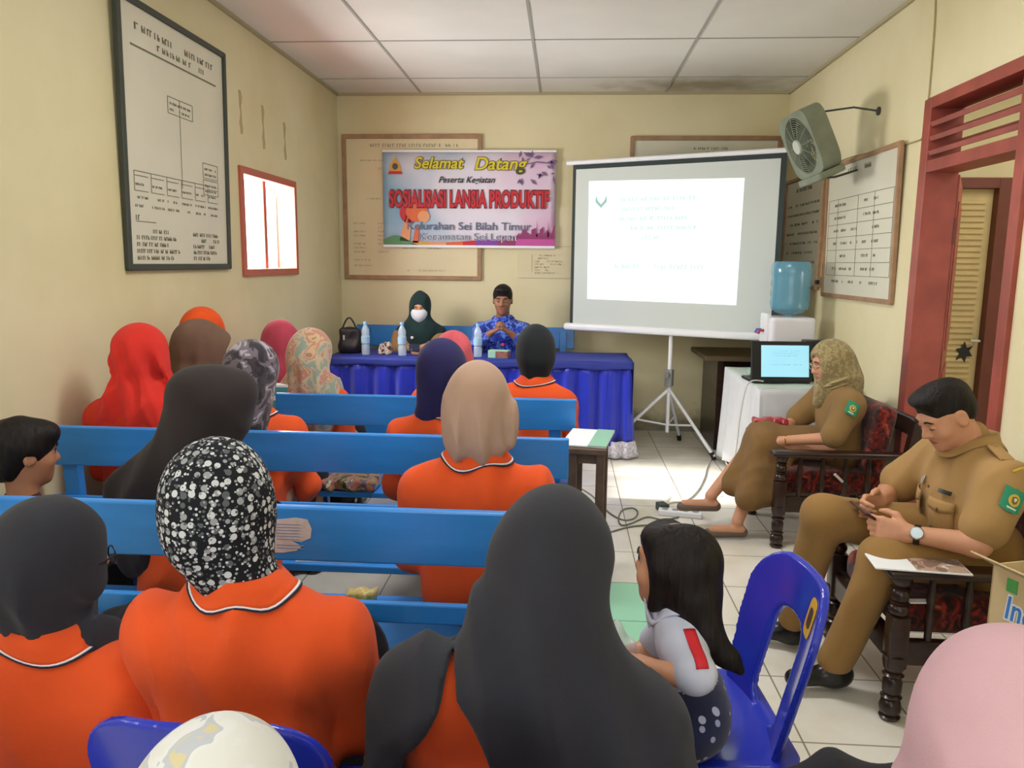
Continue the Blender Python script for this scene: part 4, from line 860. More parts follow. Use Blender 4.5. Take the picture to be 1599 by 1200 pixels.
cable('extension_cord', 'grey looped cord lying on the floor beside the little wooden stand', [fl(905, 762), fl(925, 775), fl(950, 800), fl(972, 812), fl(990, 810), fl(996, 800), fl(988, 794), fl(972, 797), fl(966, 810), fl(970, 820), fl(985, 818), fl(1010, 808), fl(1035, 812), fl(1060, 808)], .0048, grey_cb)
cable('extension_cord', 'grey cord running across the floor towards the black hijab', [fl(948, 833), fl(975, 825), fl(1000, 821), fl(1030, 820), fl(1060, 816)], .005, grey_cb)
cable('thin_wire', 'thin dark wire trailing over the green floor tiles', [fl(1000, 835), fl(1005, 880), fl(1012, 920), fl(1012, 960)], .002, M_dk)
cable('thin_wire', 'thin pale wire curling near the floor sockets', [fl(1040, 786), fl(1046, 776), fl(1060, 778), fl(1075, 784), fl(1100, 782), fl(1130, 775)], .0025, white_cb)
r = thing('power_adapter', 'small dark green plug lying by the white socket strip', 'plug', fl(1034, 798, 0), radians(20)); MB().box((-.03, -.04, 0), (.03, .04, .05), .008).build('plug_body', mat('dark_green_plug', '37443c', rough=.4), r)
r = thing('power_strip', 'white extension socket strip on the floor by the girl', 'power strip', fl(1062, 806, 0), radians(-12)); MB().box((-.13, -.035, 0), (.13, .035, .035), .008).build('strip_body', M_white, r)
for i in range(4): MB().lathe([(0, .035), (.02, .035), (.02, .037), (0, .037)], c=(-.09 + i * .06, 0, 0), n=16).build('socket', M_grey, r)

# ------------------------------------------------------------------ tall narrow wooden stand with papers
r = thing('wooden_stand', 'tall narrow worn wooden stand at the aisle end of the benches', 'stand', (.13, 3.42, 0), radians(-6))
MB().box((-.085, -.20, .69), (.085, .20, .715), .004).build('top', M_brown, r)
for x in (-.06, .06):
    for y in (-.16, .16): MB().box((x - .018, y - .018, 0), (x + .018, y + .018, .69), .003).build('leg', M_brown, r)
MB().box((-.05, -.155, .64), (.05, -.14, .69), .002).box((-.05, .14, .64), (.05, .155, .69), .002).box((-.066, -.15, .62), (-.056, .15, .69), .002).box((.056, -.15, .62), (.066, .15, .69), .002).build('apron', M_brown, r)
r = thing('booklet', 'white and mint green booklet lying on the narrow wooden stand', 'booklet', (.125, 3.42, .716), radians(-10))
MB().box((-.10, -.17, 0), (.10, .17, .008), .002).build('pages', M_paper, r); MB().box((.02, -.172, .008), (.10, .172, .010)).build('green_cover_band', mat('mint_print', '88b8a0', rough=.6), r)
# ================================================================== PEOPLE
def hand(w, f, n, s, curl=0.5, sc=1.0, k=0.007, thumb=0.6):
    """palm and five fingers; f finger direction, n way the palm faces, s thumb side"""
    w, f, n, s = map(Vector, (w, f, n, s)); f.normalize(); s = (s - f * s.dot(f)).normalized(); n = (n - f * n.dot(f) - s * n.dot(s)).normalized(); P = []
    C = lambda a, b, r1, r2, kk=k: P.append(cap(a, b, r1 * sc, r2 * sc, k=kk))
    for i, (off, L, rr) in enumerate(((.030, .040, .0095), (.010, .045, .0098), (-.010, .041, .0093), (-.029, .032, .0082))):
        m = w + (f * .085 + s * off) * sc; C(w + s * off * .5 * sc, m, .014, .0115, .014)
        cu = curl + .08 * i; d = f; p = m
        for j, (l, a) in enumerate(((L, .9), (L * .62, 1.1), (L * .48, .7))):
            ang = cu * a + (.0 if j == 0 else cu * (.9 + 1.1 * (j > 0)) * (1 if j == 1 else 1.55)); d2 = (f * cos(ang) + n * sin(ang)).normalized(); q = p + d2 * l * sc
            C(p, q, rr * (1 - .08 * j), rr * (.92 - .1 * j)); p = q
    t0 = w + (f * .022 + s * .024) * sc; t1 = t0 + (f * .5 + s * .62 + n * .35 * thumb).normalized() * .038 * sc; t2 = t1 + (f * .85 + s * .15 + n * .5 * thumb).normalized() * .030 * sc; t3 = t2 + (f * .85 - s * .05 + n * .6 * thumb).normalized() * .022 * sc
    C(t0, t1, .015, .0125, .012); C(t1, t2, .0115, .0105); C(t2, t3, .0105, .0085)
    return P
def head_prims(fine=True, female=False):
    P = [ell((0, -.012, .035), (.074, .093, .086), k=.02), ell((0, .018, -.02), (.063, .072, .080), k=.03), ell((0, .040, -.068), (.042, .042, .038), k=.035), cap((0, .066, -.093), (0, .066, -.093), .016, k=.03)]
    P += [ell((s * .038, .058, -.025), (.024, .022, .024), k=.02) for s in (-1, 1)]
    P += [cap((-.03, .080, .032), (.03, .080, .032), .010, k=.02), ell((-.031, .093, .010), (.016, .012, .010), k=.008, op='s'), ell((.031, .093, .010), (.016, .012, .010), k=.008, op='s')]
    P += [cap((0, .086, .018), (0, .104, -.022), .007, .0115, k=.012), ell((-.012, .092, -.026), (.010, .010, .008), k=.008), ell((.012, .092, -.026), (.010, .010, .008), k=.008)]
    P += [cap((-.019, .080, -.053), (.019, .080, -.053), .007, k=.006), cap((-.014, .081, -.062), (.014, .081, -.062), .0075, k=.005)]
    for s in (-1, 1): P += [ell((s * .076, -.008, -.002), (.010, .022, .033), k=.008), ell((s * .084, -.004, .002), (.006, .012, .020), k=.004, op='s')]
    return P
def frame_from(Hc, yaw=0, pitch=0, roll=0):
    """head frame: yaw about z (positive turns to the person's left), pitch positive looks down, roll positive leans right"""
    return Matrix.Translation(Hc) @ Matrix.Rotation(radians(yaw), 4, 'Z') @ Matrix.Rotation(radians(-pitch), 4, 'X') @ Matrix.Rotation(radians(roll), 4, 'Y')
class Body:
    """seated figure looking along +y, right side +x; z = height above the floor"""
    def __init__(s, top=1.18, seat=.43, sw=.165, lean=.02, head=(0, 0, 0), hoff=(0, 0), **kw):
        s.seat, s.sw = seat, sw; zs = top - .325
        s.pel = Vector((0, .0, seat + .09)); s.zs = zs; s.ys = lean
        s.chest = Vector((0, lean * .8, zs - .13)); s.neck = Vector((0, lean, zs + .045))
        hs_ = kw.get('hscale', 1.0); s.Hc = Vector((hoff[0], lean + .02 + hoff[1], top - .118 * hs_)); s.H = frame_from(s.Hc, *head) @ Matrix.Scale(hs_, 4)
        s.sh = [Vector((q * sw, lean, zs - .015)) for q in (-1, 1)]
        s.el = [Vector((q * (sw + .048), lean + .05, zs - .28)) for q in (-1, 1)]
        s.wr = [Vector((q * .10, .30, seat + .16)) for q in (-1, 1)]
        s.hip = [Vector((q * .09, .02, seat + .08)) for q in (-1, 1)]
        s.kn = [Vector((q * .11, .44, seat + .06)) for q in (-1, 1)]
        s.an = [Vector((q * .11, .46, .09)) for q in (-1, 1)]
        s.hf = [Vector((-q * .5, .8, -.3)) for q in (-1, 1)]; s.hn = [Vector((0, 0, -1))] * 2; s.hs = [Vector((-q, 0, 0)) for q in (-1, 1)]; s.hc = [.5, .5]; s.toe = [Vector((0, .15, -.045))] * 2
        s.hsc = 1.0
        for k, v in kw.items(): setattr(s, k, [Vector(a) for a in v] if k in ('sh', 'el', 'wr', 'hip', 'kn', 'an', 'hf', 'hn', 'hs', 'toe') else v)
        s.neck = (s.sh[0] + s.sh[1]) * .5 + Vector((0, 0, .06))
    def body(s, skin, parent, h=.009, r=1.0, lips=True, feet=True):
        P = xf(head_prims(), s.H)
        P += [cap(s.neck - Vector((0, .0, .03)), s.H @ Vector((0, -.02, -.06)), .054 * r, .05 * r, k=.03)]
        P += [cap(s.pel, s.chest, .125 * min(r, 1), .12 * min(r, 1), sq=(1, .7, 1), k=.05), cap(s.sh[0] + Vector((.02, 0, -.05 * r)), s.sh[1] + Vector((-.02, 0, -.05 * r)), .045 * r, k=.04)]
        for i in (0, 1):
            P += [cap(s.sh[i] + Vector((0, 0, -.042 * r)), s.el[i], .041 * r, .036 * r, k=.03), cap(s.el[i], s.wr[i], .037 * r, .024 * r, k=.02), *hand(s.wr[i], s.hf[i], s.hn[i], s.hs[i], s.hc[i], s.hsc)]
            P += [cap(s.hip[i], s.kn[i], .07, .05, k=.04), cap(s.kn[i], s.an[i], .05, .032, k=.03)]
            if feet: P += [cap(s.an[i] + Vector((0, -.02, -.05)), s.an[i] + s.toe[i], .03, .022, k=.02)]
        Hi = np.array(s.H.inverted())
        def mf(C):
            q = C @ Hi[:3, :3].T + Hi[:3, 3]; x, y, z = q.T
            return ((np.abs(x) < .027 - 6 * (np.abs(z + .0575)) ** 1.2) & (y > .068) & (np.abs(z + .0575) < .0105)).astype(int)
        o = organic('body', P, h, [skin, M_lip], parent, matfn=mf, smooth=1)
        return o
    def face(s, parent, brow=None, lash=True, closed=False, lid=None):
        H = s.H
        if closed:
            for q in (-1, 1):
                MB().lathe([(.0115 * sin(a), -.0115 * cos(a)) for a in np.linspace(0.05, pi - .05, 9)], M=H @ Matrix.Translation((q * .031, .0775, .009)), n=14).build('eyelid', lid or M_skin2, parent, smooth=True)
                MB().tube([H @ Vector((q * (.021 + .020 * t), .0895 - .006 * abs(t - .4), .004 - .003 * sin(pi * t))) for t in np.linspace(0, 1, 6)], .0013, 5).build('eyelashes', M_hair, parent, smooth=True)
                MB().tube([H @ Vector((q * (.014 + .036 * t), .0935 - .013 * t * t, .030 + .006 * sin(pi * min(1, t * 1.2)))) for t in np.linspace(0, 1, 7)], [.002, .0032, .0036, .0034, .003, .0024, .0014], 6).build('eyebrow', brow or M_hair, parent, smooth=True)
            return
        for q in (-1, 1):
            e = MB(); e.lathe([(.0095 * sin(a), -.0095 * cos(a)) for a in np.linspace(0.05, pi - .05, 9)], M=H @ Matrix.Translation((q * .031, .0755, .009)), n=14); eo = e.build('eye', M_eye, parent, smooth=True)
            MB().lathe([(0, 0), (.0055, 0), (.0045, .0014), (0, .0018)], M=H @ Matrix.Translation((q * .031, .0845, .008)) @ Matrix.Rotation(radians(-90), 4, 'X'), n=12).build('iris', M_iris, eo)
            MB().tube([H @ Vector((q * (.014 + .036 * t), .0935 - .013 * t * t, .030 + .006 * sin(pi * min(1, t * 1.2)))) for t in np.linspace(0, 1, 7)], [.002, .0032, .0036, .0034, .003, .0024, .0014], 6).build('eyebrow', brow or M_hair, parent, smooth=True)
            MB().tube([H @ Vector((q * (.018 + .026 * t), .0905 - .010 * t * t, .015 + .004 * sin(pi * t))) for t in np.linspace(0, 1, 6)], .0018, 5).build('eyelid', M_hair if lash else M_skin, parent, smooth=True)
    def shirt(s, m, parent, h=.011, fat=1.0, slv=1.0, name='shirt', amp=.010, seed=1, hem=None, cut=(), armr=1.0):
        f = fat; P = [cap(s.pel + Vector((0, 0, -.01)), s.chest, .172 * f, .165 * f, sq=(1.0 + (s.sw - .165) * 2, .70, 1), k=.07), cap(s.sh[0] + Vector((.03, -.005, -.055 * f)), s.sh[1] + Vector((-.03, -.005, -.055 * f)), .080 * f, k=.08),
             cap(s.neck + Vector((0, 0, .01)), s.neck + Vector((0, 0, -.05)), .062 * min(1, f + .12), .085 * f, k=.05)]
        for i in (0, 1): P.append(cap(s.neck + Vector((0, 0, -.045)), s.sh[i] + Vector((0, 0, -.028 * f)), .060 * f, .058 * f, k=.05))
        for i in (0, 1):
            P.append(cap(s.sh[i] + Vector((0, 0, -.040 * f)), s.el[i], .057 * f * armr, .054 * f * armr, k=.06))
            if slv > 0: P.append(cap(s.el[i], s.el[i].lerp(s.wr[i], slv * .92), .056 * f * armr, .040 * armr, k=.03))
            else: P[-1] = cap(s.sh[i] + Vector((0, 0, -.03 * f)), s.sh[i].lerp(s.el[i], .92 + slv), .060 * f * armr, .062 * f * armr, k=.04)
        P += list(cut)
        fo = folds(amp, 26, 14, seed, lean=.6); zs_, xs_ = s.sh[1].z, abs(s.sh[1].x - s.sh[0].x) / 2; cx_ = (s.sh[0].x + s.sh[1].x) / 2
        def dp(X, Y, Z):
            d = fo(X, Y, Z)
            if slv > 0 and s.sh[0].x < -.1:
                t = np.clip((zs_ - .07 - Z) / .06, 0, 1) * np.clip((Z - (zs_ - .30)) / .08, 0, 1) * .75; g = np.abs(X - cx_) - (xs_ - .012 + .04 * (zs_ - Z))
                d = d + t * (.013 * np.exp(-(g / .011) ** 2) - .004 * np.exp(-((g - .03) / .02) ** 2)) + .006 * t * np.exp(-((g + .045 - .15 * (zs_ - Z)) / .010) ** 2)
            return d
        s.shirt_o = organic(name, P, h, m, parent, disp=dp)
        return s.shirt_o
    def collar(s, m, parent, rx=.108, ry=.080, z0=-.045, z1=.045, stripes=True, tilt=8, back=-.010):
        """folded polo collar laid on the shirt"""
        n = 44; c = s.neck; me = s.shirt_o.data; tree = BVHTree.FromPolygons([v.co for v in me.vertices], [tuple(p.vertices) for p in me.polygons])
        def hit(x, y, lift):
            h_ = tree.ray_cast(Vector((x, y, c.z + .30)), Vector((0, 0, -1)))
            return Vector((x, y, (h_[0].z if h_[0] is not None else c.z) + lift))
        rows = []
        for t, lift in ((0, None), (.35, .016), (.70, .011), (.90, .009), (1.0, .008), (1.08, .006)):
            row = []
            for k in range(n):
                q = 2 * pi * k / n; fx_, fy_ = cos(q), sin(q); r0 = .066; X_ = r0 + (rx - r0) * t; Y_ = r0 + (ry - r0) * t
                sp = max(0, sin(q)) ** 2 * t * .02
                x, y = c.x + X_ * fx_, c.y + (Y_ + sp) * fy_ + back * (1 - .5 * t)
                row.append(Vector((x, y, c.z + z1 - .03 * max(0, fy_))) if lift is None else hit(x, y, lift))
            rows.append(row)
        # smooth heights round the ring
        for row in rows[1:]:
            mz = sum(v.z for v in row) / n
            for v in row: v.z = max(v.z, mz - .016)
            for _ in range(5):
                zz = [v.z for v in row]
                for k in range(n): row[k].z = (zz[k - 1] + 2 * zz[k] + zz[(k + 1) % n]) / 4
        def part(name, i0, i1, mm, par, th):
            mb = MB(); vs = [v for r_ in rows[i0:i1 + 1] for v in r_]; R_ = i1 - i0
            mb.add(vs, [(i * n + k, i * n + (k + 1) % n, (i + 1) * n + (k + 1) % n, (i + 1) * n + k) for i in range(R_) for k in range(n)])
            return mb.build(name, mm, par, smooth=True, solid=th)
        if stripes:
            co = part('collar', 0, 3, m, parent, .006); part('white_stripe', 3, 4, M_whitef, co, .007); part('navy_stripe', 4, 5, M_navy, co, .006)
        else: co = part('collar', 0, 4, m, parent, .005)
        return co
    def trousers(s, m, parent, h=.013, rr=1.0, name='trousers', hemz=.0, amp=.005, extra=(), hipr=.125, seed=2):
        P = [cap(s.pel + Vector((-.06, -.01, 0)), s.pel + Vector((.06, -.01, 0)), hipr, k=.05, sq=(1, .95, .85))]
        for i in (0, 1):
            a = s.an[i] + Vector((0, 0, hemz)); P += [cap(s.hip[i], s.kn[i], .095 * rr, .072 * rr, k=.03), cap(s.kn[i], a, .070 * rr, .052 * rr, k=.03)]
        return organic(name, P + list(extra), h, m, parent, disp=folds(amp, 18, 18, seed))
    def shoes(s, m, parent, h=.008, sc=1.0, heel=True):
        for i in (0, 1):
            a = s.an[i]; t = s.toe[i]; P = [cap(a + Vector((0, 0, -.045)) - t.normalized() * .03, a + t * 1.05, .038 * sc, .030 * sc, sq=None, k=.02), cap(a + Vector((0, 0, -.01)), a + Vector((0, 0, -.04)), .040 * sc, .042 * sc, k=.03)]
            organic('shoe', P, h, m, parent, smooth=1)
    def skirt(s, m, parent, h=.014, rz=.16):
        P = [cap(s.pel + Vector((0, .06, -.01)), (s.kn[0] + s.kn[1]) * .5, .13, .12, sq=(1.15, 1, .8), k=.05), cap(s.kn[0], s.kn[1], .085, k=.06), cap((s.kn[0] + s.kn[1]) * .5, (s.an[0] + s.an[1]) * .5 + Vector((0, 0, .06)), .12, .13, sq=(1.1, .75, 1), k=.05)]
        return organic('skirt', P, h, m, parent, disp=folds(.01, 22, 6, 5))
FACE = lambda: ell((0, .125, -.018), (.056, .075, .078), k=.02, op='s')
def scarf(s, m, parent, prims_h, prims_b, h=.010, amp=.008, fx=26, fz=5, seed=0, zlo=None, zhi=None, name='headscarf', faceopen=True, n=5):
    """prims_h in the head's frame, prims_b in the body's"""
    P = xf(prims_h, s.H) + list(prims_b)
    if faceopen: P += xf([FACE()], s.H)
    return organic(name, P, h, m, parent, disp=folds(amp, fx, fz, seed, zlo, zhi, n))
CAPH = lambda w=.100, l=.118, t=.126: [ell((0, -.012, .018), (w, l, t), k=.03), ell((0, .015, -.03), (w * .88, l * .8, t * .85), k=.03)]

def audience(label, X, Y, top, sc_m, style='tuck', rotz=0, sw=.165, fat=1.0, head=(0, 0, 0), shirt_m=None, group=None, seat=.43, lean=.02, name='person', collar=True, drape=(), hw=.100, amp=.006, h=.011, hoff=(0, 0), skin=None, hprims=None, seed=0, skirt=True, legs='skirt', disp_z=None, hfx=40, trim=True):
    r = thing(name, label, 'person', (X, Y, 0), radians(rotz), group)
    b = Body(top=top - .028, seat=seat, sw=sw, lean=lean, head=head, hoff=hoff)
    b.body(skin or M_skin2, r, h=.0085); b.face(r)
    sm_ = shirt_m or M_orange
    b.shirt(sm_, r, h=h, fat=fat, seed=seed + 3)
    if collar: b.collar(sm_, r, stripes=trim)
    nk = b.neck; P = []
    if style == 'tuck': P = [cap(b.H @ Vector((0, -.03, -.05)), nk + Vector((0, -.005, .02)), .088 * hw / .1, .070, k=.04)]
    elif style == 'curtain': P = [cap(b.H @ Vector((0, -.03, -.02)), nk + Vector((0, -.03, .085)), .098, .098, sq=(1, .85, 1), k=.05)]
    elif style == 'cape': P = [cap(b.H @ Vector((0, -.03, -.05)), nk + Vector((0, 0, -.02)), .09, .10, k=.05), cap(nk, b.sh[0] + Vector((.01, 0, -.05)), .09, .088, k=.06), cap(nk, b.sh[1] + Vector((-.01, 0, -.05)), .09, .088, k=.06), cap(nk + Vector((0, -.04, -.03)), nk + Vector((0, -.06, -.20)), .10, .10, sq=(1.3, .7, 1), k=.06), cap(nk + Vector((0, .05, -.03)), nk + Vector((0, .07, -.22)), .09, .10, sq=(1.3, .7, 1), k=.06)]
    P += [cap(*[(nk + Vector(v)) for v in d[:2]], *d[2:4], k=.05, sq=d[4] if len(d) > 4 else None) for d in drape]
    scarf(b, sc_m, r, (hprims or CAPH(hw)), P, amp=amp * 1.5, h=.0085, seed=seed, fx=hfx, zlo=b.Hc.z - .07, zhi=b.Hc.z + .10)
    if legs == 'skirt': b.skirt(M_dkcloth, r)
    else: b.trousers(M_dkcloth, r)
    b.shoes(M_leather, r)
    return r, b
def head_at(px, py, Y): p = at(px, py, Y=Y); return p.x, p.z

# ---- nearest row, on plastic chairs
x, z = head_at(325, 686, 1.40)
audience('woman in orange polo and black headscarf covered with white dots, seen from behind', x + .055, 1.40, z, M_dots, 'tuck', sw=.182, fat=.99, hw=.106, head=(-4, 0, 0), hoff=(-.055, 0), amp=.003, seed=2, lean=.015)
x, z = head_at(75, 782, 1.42)
rL, bL = audience('woman in orange polo and plain black headscarf at the left edge, looking right with glasses', x - .03, 1.42, z, M_black, 'tuck', sw=.170, fat=1.0, hw=.106, head=(-38, 4, 6), amp=.007, seed=5, drape=[((.04, .02, .0), (.17, .05, -.10), .06, .05), ((.17, .05, -.10), (.24, .12, -.2), .05, .045)])
g = MB(); 
for q in (-1, 1): g.tube([bL.H @ Vector((q * .033 + .020 * cos(a), .104, .008 + .017 * sin(a))) for a in np.linspace(0, 2 * pi, 17)], .0018, 5, cap=False); g.tube([bL.H @ Vector((q * .054, .103, .012)), bL.H @ Vector((q * .082, .06, .012)), bL.H @ Vector((q * .084, 0, .008))], .0022, 5)
g.build('glasses', M_dk, rL, smooth=True)
# ---- large black headscarf in the foreground
def big_black():
    Y = 1.30; x, z = head_at(868, 768, Y)
    r = thing('person', 'woman in long charcoal black headscarf draped over both shoulders, in the foreground centre', 'person', (x - .035, Y, 0), 0)
    b = Body(top=z - .032, seat=.43, sw=.185, lean=.03, head=(-14, 6, 3), hoff=(.035, .02)); b.body(M_skin2, r, h=.0085); b.face(r)
    b.shirt(M_orange, r, fat=.94, seed=8)
    nk = b.neck; V = Vector
    P = [cap(b.H @ V((0, -.03, -.02)), nk + V((.015, -.025, -.02)), .104, .128, sq=(1, .9, 1), k=.06),
         cap(nk + V((-.02, -.02, .0)), nk + V((-.12, -.02, -.09)), .11, .095, k=.06), cap(nk + V((-.10, -.01, -.075)), b.sh[0] + V((-.04, -.0, -.015)), .085, .080, k=.05), cap(nk, b.sh[1] + V((-.035, -.01, -.09)), .105, .108, k=.08),
         cap(b.sh[0] + V((-.04, 0, -.02)), b.el[0] + V((-.055, -.01, -.10)), .080, .080, k=.05), cap(b.sh[1] + V((-.035, -.01, -.09)), b.el[1] + V((-.02, -.01, -.10)), .114, .118, k=.07),
         cap(b.sh[1] + V((0, .01, -.06)), b.el[1] + V((.01, .04, 0)), .084, .088, k=.05),
         cap(nk + V((.035, -.045, -.05)), nk + V((.05, -.06, -.50)), .13, .19, sq=(1.10, .66, 1), k=.06), cap(nk + V((-.10, -.03, -.15)), nk + V((-.16, -.03, -.5)), .12, .13, sq=(1.1, .9, 1), k=.06),
         cap(nk + V((0, .07, -.05)), nk + V((0, .09, -.28)), .10, .12, sq=(1.3, .7, 1), k=.06)]
    wp = at(688, 1112, Y=1.14); ax_, az_ = wp.x - r.location.x, wp.z
    def wedge(X, Yv, Z):
        # gap between the two lower corners of the cloth, showing the shirt
        return np.maximum(np.abs(X - (ax_ + (az_ - Z) * .05)) - (az_ - Z) * .52, Yv - 0.03)
    P.append(fun(wedge, (nk.x - .45, -.4, nk.z - .75), (nk.x + .15, .03, az_), k=.008, op='s'))
    ph = CAPH(.100, .122, .124) + [ell((0, -.05, .0), (.10, .10, .11), k=.04)]
    scarf(b, M_black, r, ph, P, h=.0085, amp=.017, fx=26, fz=4, seed=11, zlo=b.Hc.z - .02, zhi=b.Hc.z + .14)
    pn = MB(); p0 = b.H @ V((-.02, -.098, .095)); pn.tube([b.H @ V((-.035, -.098, .088)), b.H @ V((-.012, -.1005, .092)), b.H @ V((.014, -.0975, .093))], .0016, 6).lathe([(0, -.004), (.004, 0), (0, .004)], M=b.H @ Matrix.Translation((.017, -.099, .092)), n=10)
    pn.build('scarf_pin', mat('pearl_pin', 'e0e0e6', rough=.3), r, smooth=True)
    b.skirt(M_dkcloth, r); b.shoes(M_leather, r)
big_black()
# ---- row on the nearest bench
x, z = head_at(310, 578, 2.28)
rD, bD = audience('woman in tall dark charcoal headscarf leaning right, behind the white-dotted headscarf', x - .06, 2.28, z, M_black2, 'tuck', sw=.17, fat=1.05, head=(-24, 10, 12), hw=.118, hoff=(.07, .02), amp=.006, seed=9, hprims=CAPH(.120, .14, .13) + [cap((.03, .04, .085), (-.03, -.07, .06), .065, .07, k=.05)], drape=[((.02, -.03, .06), (-.15, -.05, -.16), .11, .10, (1, .85, 1)), ((-.11, -.04, -.10), (-.14, -.05, -.26), .13, .10, (1, .85, 1))])
x, z = head_at(745, 563, 2.25)
audience('woman in orange polo and plain beige headscarf on the nearest bench', x, 2.25, z, M_beige, 'curtain', sw=.17, fat=1.0, hw=.098, amp=.009, hfx=58, seed=14, drape=[((-.055, -.02, .12), (-.060, -.02, .075), .046, .042), ((.055, -.02, .12), (.060, -.02, .07), .046, .042)])
# ---- row on the second bench
x, z = head_at(222, 504, 3.02)
audience('woman in bright red headscarf and red-orange top by the left wall', x - .03, 3.02, z, M_redc, 'cape', sw=.17, fat=1.02, shirt_m=M_redo, head=(-18, 0, 0), hw=.112, amp=.009, seed=21, collar=False)
x, z = head_at(385, 531, 3.05)
audience('woman in dark marbled grey headscarf and orange polo on the second bench', x, 3.05, z, M_dpat, 'tuck', sw=.165, head=(-30, 16, 4), hw=.112, amp=.006, seed=25, drape=[((0, -.04, .08), (.05, -.06, -.10), .085, .06)])
x, z = head_at(688, 528, 3.05)
audience('woman in dark navy headscarf and orange polo on the second bench', x, 3.05, z, M_navyc, 'tuck', sw=.155, fat=1.0, head=(-8, 2, 0), hw=.104, amp=.004, seed=31, drape=[((-.03, -.02, .03), (-.05, -.02, 0), .075, .06)])
# ---- front rows
x, z = head_at(250, 476, 3.80)
audience('woman in orange headscarf against the left wall, mostly hidden behind the red one', max(x, -1.80), 3.70, z, M_orangec, 'tuck', sw=.12, fat=.85, hw=.098, seed=33, collar=False, head=(-25, 5, 0))
x, z = head_at(305, 497, 3.45)
audience('woman in dark brown headscarf turned right, between the red and the orange headscarf', x - .03, 3.45, z, M_brownc, 'cape', sw=.14, fat=.9, head=(-62, 10, 0), hw=.105, seed=35, collar=False, hoff=(.03, 0), hprims=CAPH(.102, .125, .122) + [cap((0, .085, .05), (0, .09, 0), .045, k=.04)])
x, z = head_at(424, 501, 4.45)
audience('woman in rose red headscarf near the left end of the blue table', x, 4.55, z, M_pinkc, 'cape', sw=.15, fat=.95, head=(-15, 8, 0), hw=.108, seed=37, collar=False)
x, z = head_at(478, 513, 3.92)
audience('woman in faded floral beige and rust headscarf bending forward on the short bench', x, 3.94, z, M_floral, 'cape', sw=.145, fat=.95, head=(-35, 22, 0), hw=.112, seed=39, collar=False, drape=[((.02, -.04, .1), (.06, -.05, -.14), .09, .08)])
x, z = head_at(706, 516, 3.98)
audience('woman in rose pink headscarf on the short bench, hidden behind the navy one', x, 3.98, z, M_rose, 'tuck', sw=.16, head=(10, 4, 0), hw=.106, seed=41)
x, z = head_at(836, 506, 3.96)
audience('woman in plain black headscarf and orange polo at the aisle end of the short bench', x, 3.96, z, M_blk3, 'tuck', sw=.155, fat=1.0, head=(10, 2, 0), hw=.104, seed=43, amp=.004)
# ---- nearest heads at the bottom of the photo
x, z = head_at(345, 1116, .74)
audience('child in white headscarf with sketched yellow and grey flowers at the bottom edge', x - .03, .74, z - .032, M_wfloral, 'cape', sw=.12, fat=.8, hw=.100, amp=.006, seed=47, collar=False, shirt_m=fabric('pale_grey_cotton', 'b9b9bd'), group=None)
x, z = head_at(1545, 974, .86)
audience('woman in pale pink headscarf cut off at the bottom right corner', x + .062, .86, z - .022, M_pink, 'cape', sw=.15, fat=.95, hw=.104, amp=.006, seed=51, collar=False, shirt_m=fabric('dusty_pink_cotton', 'c79aa2'), head=(30, 4, 0), drape=[((0, -.02, .12), (.0, -.03, -.02), .115, .125)])

# ---- hair
def hair(b, m, parent, prims, cuts=(), amp=.004, h=.006, seed=0, name='hair', fx=70):
    return organic(name, xf(list(prims) + list(cuts), b.H), h, m, parent, disp=folds(amp, fx, 12, seed, n=7))
# ---- boy at the left edge
def boy():
    Y = 2.30; x, z = head_at(28, 655, Y)
    r = thing('person', 'short-haired child in dark clothes at the left edge on the nearest bench', 'person', (x, Y, 0), 0)
    b = Body(top=z - .01, hscale=.92, seat=.40, sw=.115, lean=.0, head=(-40, 6, 0), an=[(-.08, .36, .12), (.08, .36, .12)], kn=[(-.08, .34, .45), (.08, .34, .45)], wr=[(-.08, .22, .52), (.08, .22, .52)], el=[(-.15, .05, .56), (.15, .05, .56)], hsc=.75)
    b.body(M_skin, r, r=.85, h=.008); b.face(r); b.shirt(fabric('dark_brown_tshirt', '4a2f2c'), r, fat=.8, slv=-.4); b.trousers(M_dkcloth, r, rr=.8, hipr=.10); b.shoes(M_leather, r, sc=.8)
    hair(b, M_hair, r, [ell((0, -.02, .038), (.092, .108, .098), k=.02), ell((0, -.06, -.03), (.07, .05, .07), k=.03), ell((0, .06, .075), (.07, .045, .04), k=.03)], [ell((0, .125, -.03), (.07, .075, .08), k=.01, op='s'), ell((-.088, .0, -.03), (.02, .03, .04), k=.01, op='s'), ell((.088, .0, -.03), (.02, .03, .04), k=.01, op='s')], seed=4)
boy()
